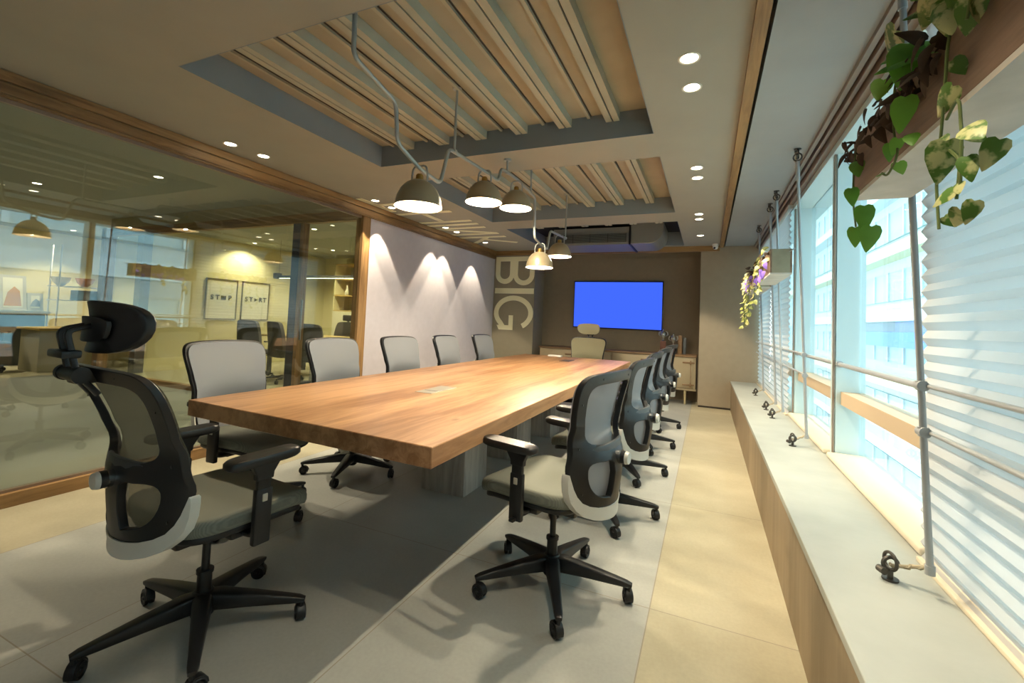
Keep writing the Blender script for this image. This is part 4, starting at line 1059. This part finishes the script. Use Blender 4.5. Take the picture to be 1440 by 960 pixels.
# second meeting room furniture
mt = thing('meeting_table', 'honey-coloured meeting table in the room beyond the second glass wall', 'table', (-6.7, 6.45, 0))
t = new(); rbox(t, (-1.1, -.5, .71), (1.1, .5, .745), .006); obj('tabletop', t, 'desk', mt)
for sx in (-.95, .95):
    for sy in (-.4, .4): t = new(); box(t, (sx - .03, sy - .03, 0), (sx + .03, sy + .03, .71)); obj('leg', t, 'bezelg', mt, smooth=False)
def soft_chair(label, head=False, col_='chairg'):
    r = thing('upholstered_chair', label, 'chair', group='grey upholstered chairs beyond the glass')
    t = new(); cushion(t, 0, .03, .42, .50, .50, .48); obj('seat', t, col_, r, angle=60)
    t = new(); plate(t, smooth2(sym([(0, 1.02), (.16, 1.01), (.21, .96), (.235, .80), (.24, .60), (.21, .48), (0, .45)]), 2), [], lambda s, z, o: Vector((s, -.24 - .12 * (z - .5) + .9 * s * s + o, z)), .06, .05); obj('backrest', t, col_, r, bevel=.012, angle=60)
    if head:
        t = new(); rbox(t, (-.13, -.33, 1.04), (.13, -.26, 1.17), .025, 3); obj('headrest', t, col_, r); t = new(); box(t, (-.02, -.31, 1.0), (.02, -.29, 1.05)); obj('headrest_stem', t, 'black', r)
    t = new(); cyl(t, (0, 0, .08), (0, 0, .42), .025, .02, 14); obj('gas_lift', t, 'metal', r)
    for k in range(5):
        a = radians(20 + 72 * k); d = Vector((cos(a), sin(a), 0)); t = new(); sweep(t, [Vector((0, 0, .10)), d * .30 + Vector((0, 0, .075))], rrect(1, 1, .2, 2), scale=[(.04, .05), (.025, .025)]); obj('base_leg', t, 'black', r)
        t = new(); p = d * .30; cyl(t, p + Vector((-d.y * .02, d.x * .02, .03)), p - Vector((-d.y * .02, d.x * .02, -.03)), .03, .03, 14); cyl(t, p + Vector((0, 0, .03)), p + Vector((0, 0, .08)), .008, .008, 8); obj('caster', t, 'black', r)
    for sg in (-1, 1):
        t = new(); sweep(t, fillet([(.20 * sg, .03, .40), (.28 * sg, .03, .42), (.28 * sg, .03, .64)], .04), rrect(.04, .018, .006, 2)); rbox(t, (.28 * sg - .03, -.12, .64), (.28 * sg + .03, .14, .665), .008); obj('armrest', t, 'black', r)
    return r
sc = soft_chair('grey upholstered chair left of the row, below the STOP poster')
sc.location = (-7.35, 5.55, 0); sc.rotation_euler = (0, 0, radians(8))
dup(sc, (-6.55, 5.5, 0), radians(-12), 'grey upholstered chair below the START poster')
dup(sc, (-5.75, 5.30, 0), radians(25), 'dark upholstered chair just left of the dark mullion')
sh = soft_chair('grey upholstered chair with headrest right of the dark mullion', head=True); sh.location = (-7.12, 7.25, 0); sh.rotation_euler = (0, 0, radians(190))
# shelving on the far side of room two
bs = thing('shelf_unit', 'cream wall shelf unit with small ornaments beyond the second glass wall', 'shelf', (-6.55, 8.45, 0))
for z in (1.25, 1.62, 2.02, 2.38): t = new(); box(t, (-1.85, -.16, z), (1.6, .34, z + .03)); obj('shelf', t, 'desk', bs, smooth=False)
for x in (-1.85, -1.15, -.45, .25, .95, 1.57): t = new(); box(t, (x, -.16, 1.25), (x + .03, .34, 2.40)); obj('upright', t, 'cream', bs, smooth=False)
t = new(); box(t, (-1.85, -.16, 0), (1.6, .34, 1.25)); obj('cabinet_base', t, 'poster', bs, smooth=False)
for i, (x, z, h, lb, nm) in enumerate(((-7.70, 1.65, .24, 'gold plate standing on the shelf beyond the glass', 'decor_plate'), (-7.70, 2.05, .22, 'dark round ornament on the upper shelf beyond the glass', 'ornament'))):
    t = new(); cyl(t, (0, -.01, h / 2), (0, .01, h / 2), h / 2, h / 2 * .9, 24); cyl(t, (0, -.03, h / 2), (0, -.01, h / 2), h / 5, h / 4, 18); box(t, (-.04, -.03, -.0), (.04, .03, .015)); o = obj(nm, t, 'gold' if i == 0 else 'bezelg'); o.location = (x, 8.4, z); tag(o, lb, 'ornament')
t = new(); lathe(t, [(0, 0), (.04, 0), (.055, .06), (.03, .13), (.02, .2), (.03, .24)], s=18); o = obj('vase', t, 'poster'); o.location = (-8.08, 8.4, 1.65); tag(o, 'pale slim vase on the shelf beyond the glass', 'vase')
ll = thing('linear_pendant', 'long slim linear pendant light beyond the second glass wall', 'lamp', (-6.85, 6.3, 1.85))
t = new(); box(t, (-1.1, -.03, 0), (1.1, .03, .05)); box(t, (-1.1, -.05, -.01), (-.98, .05, .10)); box(t, (.98, -.05, -.01), (1.1, .05, .10)); obj('housing', t, 'chairg', ll, smooth=False)
t = new(); box(t, (-.97, -.02, -.006), (.97, .02, -.001)); obj('diffuser', t, emit('linear_diffuser', (1, .93, .7), 6), ll, smooth=False)
for x in (-1.0, 1.0): t = new(); cyl(t, (x, 0, .05), (x, 0, .77), .003, .003, 6); obj('suspension_wire', t, 'bezelg', ll)
dome_camera((-5.25, 4.9, 2.62), 'white dome security camera beyond the second glass wall')
# office beyond the lobby
of = thing('office_counter', 'pale low office counter with ledge, far left beyond the glass', 'cabinet', (-11.9, 3.2, 0))
t = new(); box(t, (-.35, -3.9, .94), (.35, 1.15, 1.0)); obj('ledge_top', t, 'poster', of, smooth=False); t = new(); box(t, (-.3, -3.9, 0), (.3, 1.1, .94)); obj('front', t, 'slate', of, smooth=False)
dk = thing('office_desk', 'office desk with honey top standing beyond the lobby', 'desk', (-10.55, 4.45, 0))
t = new(); rbox(t, (-.4, -.75, .70), (.4, .75, .74), .005); obj('desktop', t, 'desk', dk)
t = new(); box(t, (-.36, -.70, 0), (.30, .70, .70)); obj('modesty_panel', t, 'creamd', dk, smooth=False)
def leaning(y, w, h, m1, lab):
    r = thing('leaning_picture', lab, 'picture', (-11.75, y, 1.0)); r.rotation_euler = (0, radians(-12), 0)
    t = new(); box(t, (0, -w/2, 0), (.025, w/2, h)); obj('frame', t, 'picf', r, smooth=False)
    t = new(); box(t, (.0255, -w/2 + .05, .05), (.028, w/2 - .05, h - .05)); p = obj('print', t, 'poster', r, smooth=False)
    t = new()
    v = [(-.35 * w, .08), (.3 * w, .08), (.25 * w, h * .55), (.05 * w, h * .68), (-.2 * w, h * .5)]
    solid(t, v, lambda a, b, k: Vector((.029 + .001 * k, a, b))); obj('painted_shape', t, m1, p, smooth=False)
leaning(3.90, .36, .66, 'picy', 'pale framed picture with amber shape leaning on the counter')
leaning(4.2, .22, .34, 'picb', 'small grey framed picture leaning on the counter beside the larger one')
su = thing('glass_display_shelf', 'open display shelf with thin white posts beyond the lobby', 'shelf', (-11.5, 4.80, 0))
for (x, y) in ((.1, -.42), (.1, .42), (-.25, -.42), (-.25, .42)): t = new(); cyl(t, (x, y, 0), (x, y, 2.3), .014, .014, 10); obj('post', t, 'socket', su)
for z in (1.22, 1.49): t = new(); box(t, (-.27, -.45, z), (.13, .45, z + .015)); obj('shelf', t, 'socket', su, smooth=False)
for (dy, mm, lb) in ((-.12, 'socket', 'white bowl on the upper display shelf'), (.08, 'bowl', 'clay-coloured bowl on the upper display shelf')):
    t = new(); lathe(t, [(0, 0), (.05, 0), (.06, .02), (.12, .08), (.15, .17), (.142, .17), (.11, .085), (.05, .03), (0, .025)], s=24); o = obj('bowl', t, mm); o.location = (-11.6 + (dy + .12) * .4, 4.68 + dy * 1.7, 1.506); tag(o, lb, 'bowl')
t = new(); rbox(t, (-.14, -.16, 0), (.14, .16, .20), .01); o = obj('storage_box', t, 'slate'); o.location = (-11.57, 4.84, 1.236); tag(o, 'slate storage box on the lower display shelf', 'box')
dup(sc, (-10.75, 3.25, 0), radians(-60), 'dark office chair at the far left edge beyond the lobby')
struct('wall_office.006', bx((-9.35, 4.60, 0), (-9.18, 4.75, 2.62)), 'bezelg', 'dark pillar beyond the lobby')
struct('trim_10', bx((-9.35, 4.08, 0), (-9.2, 4.22, 2.45)), 'oakz')
# lights of those rooms
for (x, y, e) in ((-6.2, 5.6, 1), (-7.8, 7.6, 1), (-5.2, 7.7, 1), (-8.9, 6.5, .8), (-4.6, 5.4, .6)):
    r = dup(dn, (x, y, 2.62), 0, {-6.2: 'downlight in the middle of the second meeting room ceiling', -7.8: 'downlight over the far end of the second meeting room', -5.2: 'downlight in front of the shelf unit beyond the glass', -8.9: 'downlight washing the wall with the two posters', -4.6: 'downlight beyond the oak post, behind the second glass wall'}[x], 'downlights beyond the glass'); down_light(x, y, 2.62, E_ROOM2 * e, 140, .6)
for (x, y, e) in ((-11.6, 3.0, .7), (-11.6, 4.6, .7), (-10.8, 1.2, .5), (-11.4, 6.6, .9)):
    r = dup(dn, (x, y, 2.62), 0, {3.0: 'downlight above the leaning framed pictures', 4.6: 'downlight above the bowls on the display shelf', 1.2: 'nearest downlight of the office beyond the lobby', 6.6: 'downlight by the dark pillar beyond the lobby'}[y], 'downlights of the office'); down_light(x, y, 2.62, E_ROOM2 * e, 120, .6)
for (x, y) in ((-7.5, .6), (-7.5, 2.6), (-5.6, 2.9)):
    r = dup(dn, (x, y, 2.62), 0, {.6: 'nearest downlight of the lobby ceiling', 2.6: 'downlight in the middle of the lobby ceiling', 2.9: 'lobby downlight closest to the dark mullion'}[y], 'downlights of the lobby'); down_light(x, y, 2.62, E_ROOM2 * .45, 120, .6)
